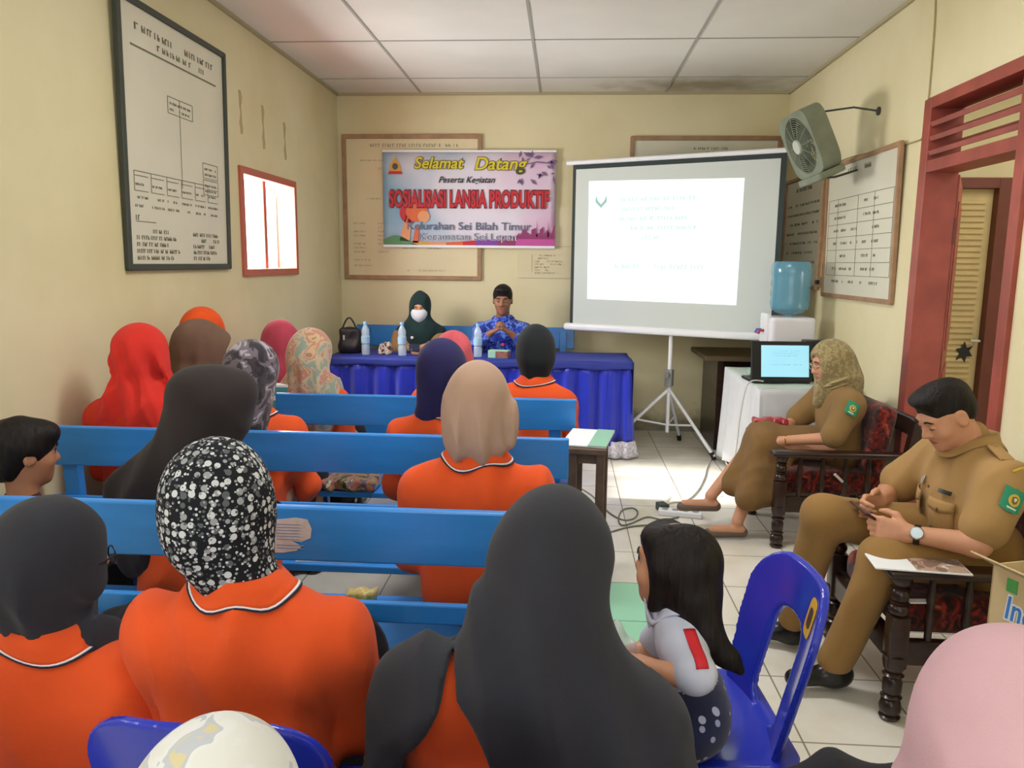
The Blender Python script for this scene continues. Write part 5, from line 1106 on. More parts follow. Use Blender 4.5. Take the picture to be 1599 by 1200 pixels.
# ---- girl on the blue chair
def girl():
    rot = 82; X, Y = .30, 1.66; x, z = head_at(1058, 810, Y)
    r = thing('person', 'little girl with long black hair and white shirt sitting on the blue plastic chair', 'person', (X, Y, 0), radians(rot))
    def L(wx, wy, wz):  # world to local
        v = Matrix.Rotation(radians(-rot), 3, 'Z') @ Vector((wx - X, wy - Y, 0)); return Vector((v.x, v.y, wz))
    hc = L(x, Y, z - .115); 
    b = Body(top=z - .014, seat=.41, sw=.088, hscale=.9, sh=[(-.088, .015, z - .235), (.088, .015, z - .235)], lean=.02, head=(-30, -4, 0), hoff=(hc.x, hc.y - .04), kn=[(-.07, .28, .47), (.07, .28, .47)], an=[(-.07, .32, .16), (.07, .32, .16)],
             el=[L(*at(1085, 1062, Y=1.50)), (.13, .08, .56)], wr=[L(*at(1010, 1042, Y=1.52)), (.04, .20, .55)], hf=[(.35, .9, .0), (-.5, .9, .05)], hc=[.55, .55], hsc=.72, toe=[(0, .11, -.03)] * 2)
    b.body(M_skin2, r, r=.78, h=.006); b.face(r)
    ws = fabric('white_school_shirt_cloth', 'c8ccdc', tint=.03, bscale=700)
    sh = b.shirt(ws, r, fat=.70, slv=-.06, armr=1.10, amp=.006, h=.008, seed=3)
    b.collar(ws, r, rx=.082, ry=.075, z1=.03, stripes=False)
    # red stripe down the near sleeve
    st = MB(); a0, a1 = b.sh[0], b.el[0]; ax = (a1 - a0).normalized(); out = Vector((-.95, -.35, 0)).normalized(); out = (out - ax * out.dot(ax)).normalized(); side = ax.cross(out)
    me_ = b.shirt_o.data; tree = BVHTree.FromPolygons([v.co for v in me_.vertices], [tuple(p.vertices) for p in me_.polygons])
    def sf(u, v):
        c = a0.lerp(a1, -.10 + .98 * v) + Vector((0, 0, -.02)) + side * (u - .5) * .026; h_ = tree.ray_cast(c + out * .25, -out); return (h_[0] if h_[0] is not None else c) + out * .003
    st.grid(sf, 4, 12).build('red_sleeve_stripe', mat('red_ribbon', 'cf2330', rough=.6), r, smooth=True, solid=.003)
    b.trousers(M_pdots, r, rr=.74, hipr=.095, h=.009, amp=.004)
    b.shoes(M_rub, r, sc=.75)
    hair(b, M_hair, r, [ell((0, -.016, .032), (.085, .103, .094), k=.02), ell((0, -.045, -.04), (.074, .068, .085), k=.03), cap((-.01, -.075, -.05), (-.015, -.115, -.13), .055, .045, k=.03), cap((-.015, -.115, -.13), (-.01, -.165, -.16), .040, .024, k=.02), cap((-.01, -.165, -.16), (-.0, -.20, -.19), .022, .009, k=.02), cap((-.066, -.005, .02), (-.070, .010, -.08), .029, .014, k=.02), cap((.066, -.005, .02), (.070, .010, -.08), .029, .014, k=.02), ell((0, .055, .076), (.060, .042, .030), k=.03)],
         [ell((0, .130, -.03), (.066, .072, .080), k=.01, op='s')], seed=8, amp=.006, h=.0055)
    return r, b
girl()
crumpled('snack_bag', 'clear crinkled plastic snack bag held on the girl\'s lap', 'snack bag', (.135, 1.72, .50), (.045, .05, .13), M_bag, 9, radians(20))
crumpled('snack_bag', 'pale pink clear snack bag lying against the girl\'s knees', 'snack bag', (.13, 1.60, .38), (.05, .035, .11), mat('pink_clear_wrap', 'cdb0b8', rough=.2, alpha=.6, bump=.8, bscale=30), 12, radians(-20))

# ---- crest used on the sleeve patches
def sleeve_patch(parent, c, nrm, up, s=1.0):
    c, nrm, up = Vector(c), Vector(nrm).normalized(), Vector(up); up = (up - nrm * up.dot(nrm)).normalized(); rt = up.cross(nrm)
    M = Matrix(((rt.x, up.x, nrm.x, c.x), (rt.y, up.y, nrm.y, c.y), (rt.z, up.z, nrm.z, c.z), (0, 0, 0, 1)))
    def bend(x, y, z): return M @ Vector((x, y, z - x * x * 6.5 - .0))
    def sheet(pl, z, th=.0015):
        # fan grid from a polygon, bent round the arm
        mb = MB(); n = len(pl); cx = sum(p[0] for p in pl) / n; cy = sum(p[1] for p in pl) / n; K = 5
        vs = [bend(cx * s, cy * s, z)]; 
        for k in range(1, K + 1): vs += [bend((cx + (x - cx) * k / K) * s, (cy + (y - cy) * k / K) * s, z) for x, y in pl]
        fs = [(0, 1 + i, 1 + (i + 1) % n) for i in range(n)]
        for k in range(K - 1): fs += [(1 + k * n + i, 1 + (k + 1) * n + i, 1 + (k + 1) * n + (i + 1) % n, 1 + k * n + (i + 1) % n) for i in range(n)]
        return mb.add(vs, fs)
    pb = sheet([(-.036, .040), (-.012, .036), (0, .040), (.012, .036), (.036, .040), (.036, -.032), (.012, -.040), (-.012, -.040), (-.036, -.032)], 0).build('sleeve_patch', mat('green_patch_cloth', '2f8f6c', rough=.8), parent, solid=.002)
    ci = lambda r_, n=16, cy=0: [(r_ * cos(2 * pi * i / n), cy + r_ * sin(2 * pi * i / n)) for i in range(n)]
    sheet(ci(.020), .003).build('crest', mat('gold_thread', 'd4b04a', rough=.6), pb, solid=.001)
    sheet([(-.011, .008), (0, .013), (.011, .008), (.009, -.008), (0, -.014), (-.009, -.008)], .0045).build('crest_shield', mat('olive_thread', '6d6a34', rough=.7), pb, solid=.001)
    sheet([(-.006, .004), (0, .008), (.006, .004), (0, -.006)], .006).build('crest_star', mat('cream_thread', 'e6dfc0', rough=.7), pb, solid=.001)
    sheet([(-.018, -.024), (.018, -.024), (.015, -.030), (-.015, -.030)], .003).build('crest_ribbon', mat('white_thread', 'e0e0dc', rough=.7), pb, solid=.001)

# ---- uniformed man with the phone
def officer():
    X, Y = 1.46, 2.74; r = thing('person', 'uniformed man with short black hair and wristwatch, looking down at a phone', 'person', (X, Y, 0), radians(90))
    L = lambda wx, wy, wz: Vector((wy - Y, X - wx, wz))
    # i=0: his left, towards the viewer (local -x)
    b = Body(top=1.105, hscale=.96, seat=.44, sw=.19, lean=.03, head=(12, 33, 0), hoff=(-.02, .075),
             sh=[L(1.455, 2.545, .835), L(1.43, 2.93, .835)], el=[L(1.35, 2.47, .615), L(1.30, 3.03, .62)], wr=[L(1.175, 2.56, .615), L(1.17, 2.80, .655)],
             hf=[L(X - .92, Y + .38, .06), L(X - .85, Y - .50, -.05)], hn=[(.55, -.1, -.35), (-.3, .1, -.6)], hs=[(.2, 0, .9), (-.2, 0, .8)], hc=[.52, .5],
             hip=[L(1.47, 2.64, .52), L(1.47, 2.85, .52)], kn=[L(1.11, 2.58, .515), L(.975, 2.80, .585)], an=[L(.99, 2.62, .10), L(.93, 2.93, .10)], toe=[(-.02, .14, -.045), (.03, .15, -.045)])
    b.body(M_skin2, r, h=.0052, r=1.12); b.face(r, closed=True)
    b.shirt(M_khaki, r, h=.008, fat=1.08, slv=-.16, amp=.007, seed=13, armr=1.12)
    b.trousers(M_khakit, r, h=.009, rr=1.10, amp=.006, hemz=.02, seed=6, hipr=.14)
    b.shoes(M_leather, r, h=.006, sc=1.05)
    hair(b, M_hair, r, [ell((0, -.018, .048), (.077, .099, .084), k=.02), ell((0, -.055, -.005), (.070, .052, .055), k=.03), ell((0, .035, .104), (.060, .058, .026), k=.03), ell((0, .064, .102), (.044, .022, .018), k=.02)],
         [ell((0, .142, -.02), (.085, .080, .112), k=.008, op='s'), ell((-.092, .020, -.050), (.034, .042, .052), k=.008, op='s'), ell((.092, .020, -.050), (.034, .042, .052), k=.008, op='s')], seed=2, amp=.003, h=.005)
    # collar, epaulettes, pockets, buttons, badge
    nk = b.neck; b.collar(M_khaki, r, rx=.104, ry=.100, stripes=False, z1=.040)
    for q in (-1, 1):
        c = MB()
        def cf(u, v, q=q):
            a = radians(-95 + 175 * u); rr = .072 + .030 * v; zz = .028 - .058 * v - .028 * u * v - .045 * u
            return nk + Vector((q * rr * cos(a) * 1.05, rr * sin(a) + .012 + .035 * u, zz + .012))
        a, e = nk + Vector((q * .085, .0, .0)), b.sh[0 if q < 0 else 1] + Vector((q * .012, 0, .058))
        M = Matrix.Translation(a.lerp(e, .62) + Vector((0, 0, .004))) @ Matrix.Rotation(q * radians(16), 4, 'Y')
        MB().box((-.05, -.022, -.004), (.05, .022, .004), .003, M=M).lathe([(0, .004), (.006, .004), (.005, .007), (0, .008)], c=(-q * .035, 0, 0), M=M, n=10).build('epaulette', M_khaki, r, smooth=True)
    def front(x, z, out=0):  # point on the chest surface
        t = (z - b.pel.z) / (b.chest.z - b.pel.z); yc = b.pel.y + (b.chest.y - b.pel.y) * min(1, max(0, t)); rx, ry = .172, .128
        if z > b.chest.z: k = max(0, 1 - ((z - b.chest.z) / .19) ** 2); ry *= sqrt(k); 
        return Vector((x, yc + ry * sqrt(max(0.02, 1 - (x / rx) ** 2)) + .006 + out, z))
    for q in (-1, 1):
        cx = q * .082; zc = b.chest.z + .015
        MB().grid(lambda u, v: front(cx + (u - .5) * .095, zc - .075 + .105 * v, .006), 8, 8).build('chest_pocket', M_khaki, r, smooth=True, solid=.004)
        f = MB().grid(lambda u, v: front(cx + (u - .5) * .10, zc + .008 + .032 * v - .014 * (1 - abs(u - .5) * 2) * (1 - v), .010), 9, 4).build('pocket_flap', M_khaki, r, smooth=True, solid=.004)
        MB().lathe([(0, 0), (.007, 0), (.006, .003), (0, .0035)], M=Matrix.Translation(front(cx, zc + .006, .012)) @ Matrix.Rotation(radians(-90), 4, 'X'), n=12).build('button', mat('brown_button', '4a3826', rough=.3), f)
    for i in range(4): MB().lathe([(0, 0), (.006, 0), (.005, .003), (0, .0035)], M=Matrix.Translation(front(.0, b.chest.z + .08 - i * .085, .004)) @ Matrix.Rotation(radians(-90), 4, 'X'), n=12).build('button', mat('brown_button', '4a3826', rough=.3), r)
    nt_ = MB(); nt_.grid(lambda u, v: front(-.085 + (u - .5) * .05, b.chest.z + .078 + .014 * v, .008), 5, 3).build('name_tag', M_dk, r, solid=.003)
    MB().grid(lambda u, v: front(.07 + (u - .5) * .03, b.chest.z + .075 + .03 * v, .008), 5, 3).build('pin_badge', mat('silver_badge', 'c9c9c4', rough=.3, metal=.6), r, solid=.003)
    up = b.sh[0] - b.el[0]; mid = b.sh[0].lerp(b.el[0], .36); ax = up.normalized(); nrm = Vector((-1, -.12, .1)); nrm = (nrm - ax * nrm.dot(ax)).normalized()
    sleeve_patch(r, mid + nrm * .079, nrm, ax, 1.0)
    tp = b.sh[0].lerp(b.el[0], .02); MB().tube([tp + nrm * .078 + Vector((0, (i - 3) * .011, .012 * sin(pi * i / 6) + .012)) for i in range(7)], .005, 6).build('shoulder_tape', mat('gold_tape', 'c09a3c', rough=.6), r, smooth=True)
    # watch
    w0, w1 = b.wr[0], b.wr[0].lerp(b.el[0], .10); A = (b.el[0] - b.wr[0]).to_track_quat('Z', 'Y').to_matrix().to_4x4()
    c = b.wr[0].lerp(b.el[0], .12)
    strap = MB().lathe([(.0315, -.010), (.034, -.009), (.034, .009), (.0315, .010)], M=Matrix.Translation(c) @ A, n=24).build('watch_strap', M_leather, r, smooth=True)
    nn = Vector((-.85, -.1, .35)); zz = (b.el[0] - b.wr[0]).normalized(); nn = (nn - zz * nn.dot(zz)).normalized(); Q = nn.to_track_quat('Z', 'Y').to_matrix().to_4x4()
    ws_ = MB().lathe([(0, 0), (.021, 0), (.022, .004), (.019, .009), (0, .009)], M=Matrix.Translation(c + nn * .030) @ Q, n=24).build('watch_case', mat('watch_steel', 'c4c8cc', rough=.2, metal=.9), r, smooth=True)
    MB().lathe([(0, 0), (.016, 0), (0, .0008)], M=Matrix.Translation(c + nn * .0394) @ Q, n=24).build('watch_dial', mat('pale_dial', 'd2e4ec', rough=.15), ws_, smooth=True)
    return r, b
rO, bO = officer()
ph = (Matrix.Translation((1.46, 2.74, 0)) @ Matrix.Rotation(radians(90), 4, 'Z'))
pc = ph @ ((bO.wr[0] + bO.wr[1]) * .5 + Vector((.0, .095, .012)))
r = thing('phone', 'dark red phone held in both hands by the uniformed man', 'phone', pc, radians(90)); T = Matrix.Rotation(radians(28), 4, 'X')
MB().box((-.075, -.036, -.005), (.075, .036, .005), .004, M=T).build('phone_case', mat('dark_red_case', '3a1518', rough=.3), r); MB().box((-.068, -.032, .005), (.068, .032, .0056), M=T).build('phone_screen', mat('dim_screen', '2c3238', rough=.1), r)
pe = ph @ (bO.wr[1] + Vector((-.02, .10, .03)))
r = thing('pen', 'silver and black pen sticking out of the uniformed man\'s hand', 'pen', pe, 0); MB().tube([(-.06, .0, .055), (-.02, .0, .018), (.02, 0, -.02)], .004).build('pen_barrel', M_dk, r, smooth=True); MB().tube([(-.075, 0, .069), (-.045, 0, .041)], .005).build('pen_cap', M_steel, r, smooth=True)

# ---- uniformed woman in the farther armchair
def lady():
    X, Y = 1.56, 4.33; r = thing('person', 'woman in olive uniform, patterned olive headscarf and glasses, asleep-looking in the farther armchair', 'person', (X, Y, 0), radians(90))
    r['label'] = 'woman in olive khaki uniform dress, olive headscarf and glasses in the farther armchair'
    L = lambda wx, wy, wz: Vector((wy - Y, X - wx, wz))
    b = Body(top=1.085, seat=.43, sw=.165, lean=.02, head=(2, 14, 0), hoff=(0, .035),
             sh=[L(1.54, 4.16, .80), L(1.53, 4.50, .80)], el=[L(1.43, 4.08, .60), L(1.38, 4.55, .60)], wr=[L(1.20, 4.22, .55), L(1.26, 4.42, .575)],
             hf=[(.12, .95, -.25), (-.15, .95, -.05)], hn=[(.1, -.2, -1), (0, 0, 1)], hs=[(.95, .1, .1), (.9, 0, .3)], hc=[.28, .7], hsc=.9,
             hip=[L(1.55, 4.25, .50), L(1.55, 4.42, .50)], kn=[L(1.14, 4.27, .50), L(1.16, 4.42, .54)], an=[L(.985, 4.16, .10), L(.86, 4.30, .20)], toe=[(-.01, .14, -.05), (-.02, .15, -.045)])
    b.body(M_skin2, r, h=.0055, r=.95); b.face(r, closed=True)
    b.shirt(M_khaki2, r, h=.009, fat=1.0, slv=-.0, amp=.008, seed=17, armr=1.12)
    # long skirt falling from crossed knees
    V = Vector; K = (b.kn[0] + b.kn[1]) * .5
    P = [cap(b.pel, K, .13, .10, sq=(1.1, 1, .85), k=.05), cap(b.kn[0], b.kn[1], .075, k=.05), cap(b.kn[1] + V((-.03, .0, -.01)), V((b.an[1].x, b.an[1].y - .13, .27)), .085, .075, k=.06), cap(b.kn[0], V((b.an[0].x + .0, b.an[0].y - .06, .24)), .082, .082, k=.06),
         cap(b.kn[0] + V((0, -.10, -.05)), V((b.an[0].x, b.an[0].y - .16, .24)), .07, .055, k=.05)]
    organic('skirt', P, .010, fabric('olive_khaki_skirt_cloth', '7a5c36', tint=.08), r, disp=folds(.009, 16, 12, 9))
    for i in (0, 1):
        a, t = b.an[i], b.toe[i]; organic('shoe', [cap(a + V((0, -.03, -.062)), a + t * 1.12 + V((0, 0, -.012)), .030, .026, sq=None, k=.02), ell(a + V((0, .03, -.01)), (.022, .055, .045), k=.01, op='s')], .0055, mat('taupe_flat_shoe', '6a5a4c', rough=.5), r, smooth=1)
    nk = b.neck
    ph_ = CAPH(.098, .118, .122) + [cap((0, -.03, -.03), (0, -.06, -.12), .085, .08, k=.05)]
    Pb = [cap(nk + V((0, .02, .02)), nk + V((0, .045, -.02)), .085, .08, k=.05), cap(nk + V((-.02, -.03, .02)), nk + V((-.06, -.075, -.16)), .085, .05, k=.05), cap(nk + V((0, .05, .0)), nk + V((.0, .085, -.10)), .07, .05, k=.04)]
    scarf(b, M_olivew, r, ph_, Pb + xf([ell((0, .120, -.01), (.068, .078, .088), k=.012, op='s')], b.H), h=.008, amp=.007, fx=30, fz=22, seed=19)
    sh_ = MB()
    def wrap(u, v):
        a = radians(250 - 320 * u); rr = .098 + .012 * sin(v * 9 + u * 10); return nk + V((rr * cos(a) * 1.05, rr * sin(a) * .95 + .02, .03 + .028 * cos(a * 1) * 0 - .05 * sin(a) * .9 + (v - .5) * .055))
    sh_.grid(wrap, 40, 6).build('shawl', fabric('pale_olive_shawl', 'a3936a', tint=.1), r, smooth=True, solid=.008)
    g = MB()
    for q in (-1, 1): g.tube([b.H @ V((q * .032 + .020 * cos(a), .103, .006 + .018 * sin(a))) for a in np.linspace(0, 2 * pi, 17)], .0016, 5, cap=False); g.tube([b.H @ V((q * .052, .102, .010)), b.H @ V((q * .078, .05, .012))], .0016, 5)
    g.tube([b.H @ V((-.012, .104, .008)), b.H @ V((.012, .104, .008))], .0015, 5).build('glasses', mat('thin_silver_frame', 'c0b8a8', rough=.3, metal=.7), r, smooth=True)
    MB().lathe([(.024, -.004), (.028, 0), (.024, .004), (.022, 0)], M=Matrix.Translation(b.wr[0].lerp(b.el[0], .14)) @ (b.el[0] - b.wr[0]).to_track_quat('Z', 'Y').to_matrix().to_4x4(), n=20).build('bracelet', mat('gold_bracelet', 'c49a4a', rough=.25, metal=.9), r, smooth=True)
    ax = (b.sh[0] - b.el[0]).normalized(); nrm = V((-1, -.1, .15)); nrm = (nrm - ax * nrm.dot(ax)).normalized(); sleeve_patch(r, b.sh[0].lerp(b.el[0], .28) + nrm * .074, nrm, ax, .95)
    return r, b
rW, bW = lady()
crumpled('snack_pouch', 'red and clear snack pouch in the hand of the seated woman by the laptop table', 'snack bag', (1.195, 4.42, .60), (.10, .04, .035), patch_material('red_clear_wrap', ['8f1c24', 'b8323a', 'c9b4b8'], 25, rough=.3), 14, radians(8))

# ---- the two people behind the table
def speaker_woman():
    x, z = head_at(656, 455, 6.52); X, Y = x, 6.56
    r = thing('person', 'woman in white face mask, dark green headscarf and tan jacket behind the blue table', 'person', (X, Y, 0), pi)
    b = Body(top=z - .02, seat=.45, sw=.175, lean=.04, head=(6, 14, 0), wr=[(-.12, .27, .82), (.03, .30, .80)], el=[(-.21, .16, .79), (.21, .12, .74)], hf=[(.6, .7, -.2), (-.5, .8, -.1)], hc=[.4, .8], sh=[(-.175, .04, z - .355), (.175, .04, z - .355)])
    b.body(M_skin2, r, h=.0065); b.face(r, closed=True)
    b.shirt(fabric('tan_jacket_cloth', '96744a'), r, h=.009, fat=.98, seed=3)
    nk = b.neck; V = Vector
    scarf(b, M_greenc, r, CAPH(.098, .115, .122), [cap(nk + V((0, .01, .03)), nk + V((0, .05, -.06)), .095, .095, k=.05), cap(nk + V((0, .05, -.03)), nk + V((-.03, .095, -.24)), .10, .07, sq=(1.25, .6, 1), k=.05), cap(nk, b.sh[0] + V((.02, .0, .0)), .085, .07, k=.05), cap(nk, b.sh[1] + V((-.02, 0, 0)), .08, .065, k=.05)], h=.0085, seed=6, amp=.007)
    mk = MB()
    def mf(u, v):
        a = radians(-80 + 160 * u); ww = .070 * cos(a * .0) ; zt = .010 - .004 * abs(u - .5); zb = -.108 + .05 * abs(u - .5) * 2
        zz = zb + (zt - zb) * v; bul = .030 * (1 - (2 * v - 1) ** 2) + .0; return b.H @ V((.078 * sin(a), .037 + .060 * cos(a) + bul * cos(a) * .8, zz))
    mk.grid(mf, 18, 10).build('face_mask', mat('white_mask_cloth', 'dadde2', rough=.8), r, smooth=True, solid=.002)
    for (dx, dz, s) in ((.045, -.09, .014), (-.05, -.20, .018), (.01, -.26, .010)):
        c = nk + V((dx, .145 - abs(dz) * .04, dz)); MB().lathe([(0, -.002), (s, 0), (s * .6, .005), (0, .006)], M=Matrix.Translation(c) @ Matrix.Rotation(radians(-90), 4, 'X'), n=6).build('flower_brooch', M_whitef, r)
    b.skirt(M_dkcloth, r); b.shoes(M_leather, r)
    p = r.matrix_basis @ V((-.02, .345, .80)); 
    return r, b, X, Y
rS, bS, SX, SY = speaker_woman()
pr = thing('phone', 'dark blue phone in the masked woman\'s hands above the table', 'phone', (SX + .01, SY - .385, .80), radians(5)); T = Matrix.Rotation(radians(-25), 4, 'X')
MB().box((-.045, -.005, -.025), (.045, .005, .04), .004, M=T).build('phone_case', mat('navy_phone_case', '262c46', rough=.3), pr); MB().lathe([(0, 0), (.007, 0), (0, .001)], c=(0, 0, 0), M=T @ Matrix.Translation((.025, -.0055, .022)) @ Matrix.Rotation(radians(90), 4, 'X'), n=10).build('phone_lens', M_dk, pr)
def speaker_man():
    x, z = head_at(786, 447, 6.50); X, Y = x, 6.56
    r = thing('person', 'man with short dark hair in blue batik shirt, hands clasped at his chin', 'person', (X, Y, 0), pi)
    zs = z - .345
    b = Body(top=z, seat=.46, sw=.185, lean=.07, head=(0, 8, 0), hoff=(0, .03), sh=[(-.185, .06, zs), (.185, .06, zs)], el=[(-.225, .23, .805), (.225, .23, .805)], wr=[(-.075, .285, .935), (.075, .285, .935)],
             hf=[(.75, .22, .42), (-.75, .25, .42)], hn=[(.25, -.3, .9), (-.25, -.3, .9)], hs=[(.2, -.8, .2), (-.2, -.8, .2)], hc=[.85, .8], hsc=.95)
    b.body(M_skin3, r, h=.0055, r=1.08); b.face(r, closed=True, lid=M_skin3)
    b.shirt(M_batik, r, h=.009, fat=1.03, slv=.72, seed=8, amp=.006)
    b.collar(M_batik, r, rx=.10, ry=.08, z0=-.02, z1=.03, stripes=False)
    hair(b, M_hair, r, [ell((0, -.018, .044), (.083, .103, .092), k=.02), ell((0, -.05, -.01), (.072, .055, .06), k=.03), ell((0, .045, .100), (.064, .048, .028), k=.03)],
         [ell((0, .135, -.025), (.074, .078, .080), k=.01, op='s'), ell((-.090, .02, -.035), (.028, .05, .05), k=.012, op='s'), ell((.090, .02, -.035), (.028, .05, .05), k=.012, op='s')], seed=5, amp=.003)
    MB().lathe([(0, 0), (.014, 0), (.012, .004), (0, .005)], M=Matrix.Translation((-.02, .325, .84)) @ Matrix.Rotation(radians(-90), 4, 'X'), n=10).build('red_badge', mat('red_pin', 'd0384a', rough=.4), r)
    b.trousers(M_dkcloth, r); b.shoes(M_leather, r)
speaker_man()
# ================================================================== ARMCHAIRS, PLASTIC CHAIRS, SMALL THINGS
def turned(mb, x, y, z0, z1, r=.024):
    H = z1 - z0; pr = [(0, 0), (.8, 0), (1, .02), (1.15, .05), (.8, .085), (1.1, .12), (1.2, .20), (1.0, .30), (.75, .33), (1.15, .36), (.75, .40), (1.0, .44), (1.05, .60), (.8, .66), (1.15, .70), (.75, .74), (1.1, .80), (1.25, .90), (1.25, 1.0), (0, 1.0)]
    return mb.lathe([(r * a, z0 + H * b) for a, b in pr], c=(x, y, 0), n=18)
def armchair(X, Y, label, w=.62):
    """faces -x in the world: local +y is the front"""
    r = thing('armchair', label, 'armchair', (X, Y, 0), radians(90), 'carved dark wood armchairs with red flowered cushions'); hw = w / 2 - .03
    F, Bk = .30, -.27; at_ = .53
    for s in (-1, 1):
        l = MB(); turned(l, s * hw, F, 0, at_ - .30, .030); l.box((s * hw - .030, F - .03, at_ - .34), (s * hw + .030, F + .03, at_ - .16), .006); turned(l, s * hw, F, at_ - .17, at_ - .02, .027); l.build('front_leg', M_wood, r, smooth=True)
        M = Matrix.Translation((s * hw, Bk, 0)) @ Matrix.Rotation(radians(9), 4, 'X')
        MB().box((-.026, -.026, 0.0), (.026, .026, .72), .005, M=M).build('rear_post', M_wood, r)
        MB().box((s * hw - .042, Bk - .09, at_ - .025), (s * hw + .042, F + .055, at_ + .005), .012, seg=3).build('armrest', M_wood, r, smooth=True)
        MB().box((s * hw - .018, Bk, .20), (s * hw + .018, F, .285), .006).build('side_rail', M_wood, r)
        for i in range(4):
            y = Bk + .06 + (F - Bk - .1) * (i + .5) / 4; sp = MB(); sp.lathe([(0, .28), (.012, .28), (.012, .33), (.018, .36), (.010, .39), (.016, .43), (.010, .47), (.012, .51), (0, .51)], c=(s * hw, y, 0), n=12); sp.build('spindle', M_wood, r, smooth=True)
    MB().box((-hw, F - .02, .20), (hw, F + .02, .285), .006).build('front_rail', M_wood, r)
    M = Matrix.Translation((0, Bk, 0)) @ Matrix.Rotation(radians(9), 4, 'X')
    MB().box((-hw, -.02, .63), (hw, .02, .73), .012, M=M).build('top_rail', M_wood, r); MB().box((-hw, -.02, .22), (hw, .02, .28), .006, M=M).build('back_rail', M_wood, r)
    organic('seat_cushion', [rbox((0, .01, .345), (hw - .03, .28, .065), .045)], .012, M_cushion, r, smooth=2)
    organic('back_cushion', [rbox((0, 0, 0), (hw - .03, .055, .19), .045)], .012, M_cushion, r, smooth=2).matrix_local = Matrix.Translation((0, Bk + .045, .585)) @ Matrix.Rotation(radians(9), 4, 'X')
    return r
armchair(1.42, 2.74, 'carved dark wood armchair with red flowered cushion holding the uniformed man')
armchair(1.47, 4.33, 'carved dark wood armchair with red flowered cushion holding the uniformed woman')

# plastic chair: one moulded shell with a slot in the back; thing > backrest, seat, four legs
def plastic_chair(label, X, Y, rotz, top=.80, sticker=False, group='royal blue plastic chairs', proto=None):
    if proto is not None:
        c = copy_tree(proto); c.location = (X, Y, 0); c.rotation_euler = (0, 0, radians(rotz)); c['label'] = label; return c
    r = thing('plastic_chair', label, 'chair', (X, Y, 0), radians(rotz), group)
    tl = .24
    def back(Xa, Ya, Za):
        hw = .205 - .035 * np.clip((.62 - Za) / .3, 0, 1); zc = top - .12
        # rounded top outline
        qx, qz = np.abs(Xa) - (hw - .12), Za - zc; out = np.where(Za > zc, np.sqrt(np.maximum(qx, 0) ** 2 + np.maximum(qz, 0) ** 2) - .12, np.abs(Xa) - hw); out = np.maximum(out, .40 - Za)
        slot = np.sqrt(np.maximum(np.abs(Xa) - .03, 0) ** 2 + np.maximum(np.abs(Za - (top - .245)) - .075, 0) ** 2) - .055
        yc = -.17 - (Za - .42) * tl - .25 * 0 + 1.1 * Xa ** 2
        return np.maximum(np.maximum((np.abs(Ya - yc) - .0105) * .95, out), -slot)
    organic('backrest', [fun(back, (-.22, -.33, .38), (.22, -.08, top + .01))], .0045, M_pchair, r, smooth=4)
    def seatf(Xa, Ya, Za):
        zc = .42 - .018 * np.clip(1 - (Xa / .18) ** 2, 0, 1) * np.clip(1 - ((Ya - .02) / .2) ** 2, 0, 1) - .5 * np.clip(Ya - .16, 0, 1)
        qx, qy = np.abs(Xa) - .145, np.abs(Ya - .01) - .145; out = np.sqrt(np.maximum(qx, 0) ** 2 + np.maximum(qy, 0) ** 2) - .065
        return np.maximum(np.abs(Za - zc) - .009, out)
    organic('seat', [fun(seatf, (-.22, -.21, .36), (.22, .23, .44))], .006, M_pchair, r, smooth=2)
    for sx in (-1, 1):
        for sy in (-1, 1):
            M = Matrix(); b = MB(); n = 8
            def lf(u, v, sx=sx, sy=sy):
                a = u * pi * .5; z = .41 * (1 - v); wd = .075 - .035 * v; cx = sx * (.175 + .045 * v); cy = sy * (.165 + (.06 if sy < 0 else .04) * v)
                return Vector((cx + sx * (wd * (sin(a) - .75)) * 1.0, cy + sy * (wd * (cos(a) - .75)), z))
            b.grid(lf, n, 8).build('leg', M_pchair, r, smooth=True, solid=.007)
    return r
def sticker_on(r, top=.80):
    y = lambda x, z: -.17 - (z - .42) * .24 + 1.1 * x * x + .012
    for nm, s, m, o in (('yellow_sticker', 1, mat('yellow_sticker_print', 'e6b422', rough=.4), 0), ('brown_window', .52, mat('brown_sticker_print', '5a3a14', rough=.4), .0015)):
        pl = []
        for i in range(24):
            a = 2 * pi * i / 24; k = 4; rr = 1 / ((abs(cos(a)) ** k + abs(sin(a)) ** k) ** (1 / k)); pl.append((.032 * rr * cos(a) * s, .042 * rr * sin(a) * s))
        mb = MB(); cx, cz = -.110, top - .072; vs = [Vector((cx, y(cx, cz) + o, cz))] + [Vector((cx + a, y(cx + a, cz + b) + o, cz + b)) for a, b in pl]
        mb.add(vs, [(0, 1 + i, 1 + (i + 1) % 24) for i in range(24)]).build(nm, m, r, solid=.001)
C0 = plastic_chair('royal blue plastic chair behind the woman in the dotted headscarf', -.56, 1.30, 0)
plastic_chair('royal blue plastic chair of the woman at the left edge, cut off by the photo', -1.14, 1.26, 0, proto=C0)
plastic_chair('royal blue plastic chair under the woman in the long black headscarf', -.14, 1.20, 0, proto=C0)
plastic_chair('royal blue plastic chair under the child in the white flowered headscarf', -.36, .70, 0, proto=C0)
plastic_chair('royal blue plastic chair under the woman in pale pink', .50, .82, 0, proto=C0)
plastic_chair('royal blue plastic chair holding the cardboard box at the right edge', 1.30, 1.78, 18, proto=C0)
G = plastic_chair('royal blue plastic chair with yellow sticker turned left, holding the little girl', .335, 1.74, 94, proto=C0)
sticker_on(G)
plastic_chair('royal blue plastic chair hidden at the far left wall, under the orange headscarf', -1.80, 3.72, 0, proto=C0)
plastic_chair('royal blue plastic chair hidden behind the red headscarf, under the brown one', -1.66, 3.36, 0, proto=C0)

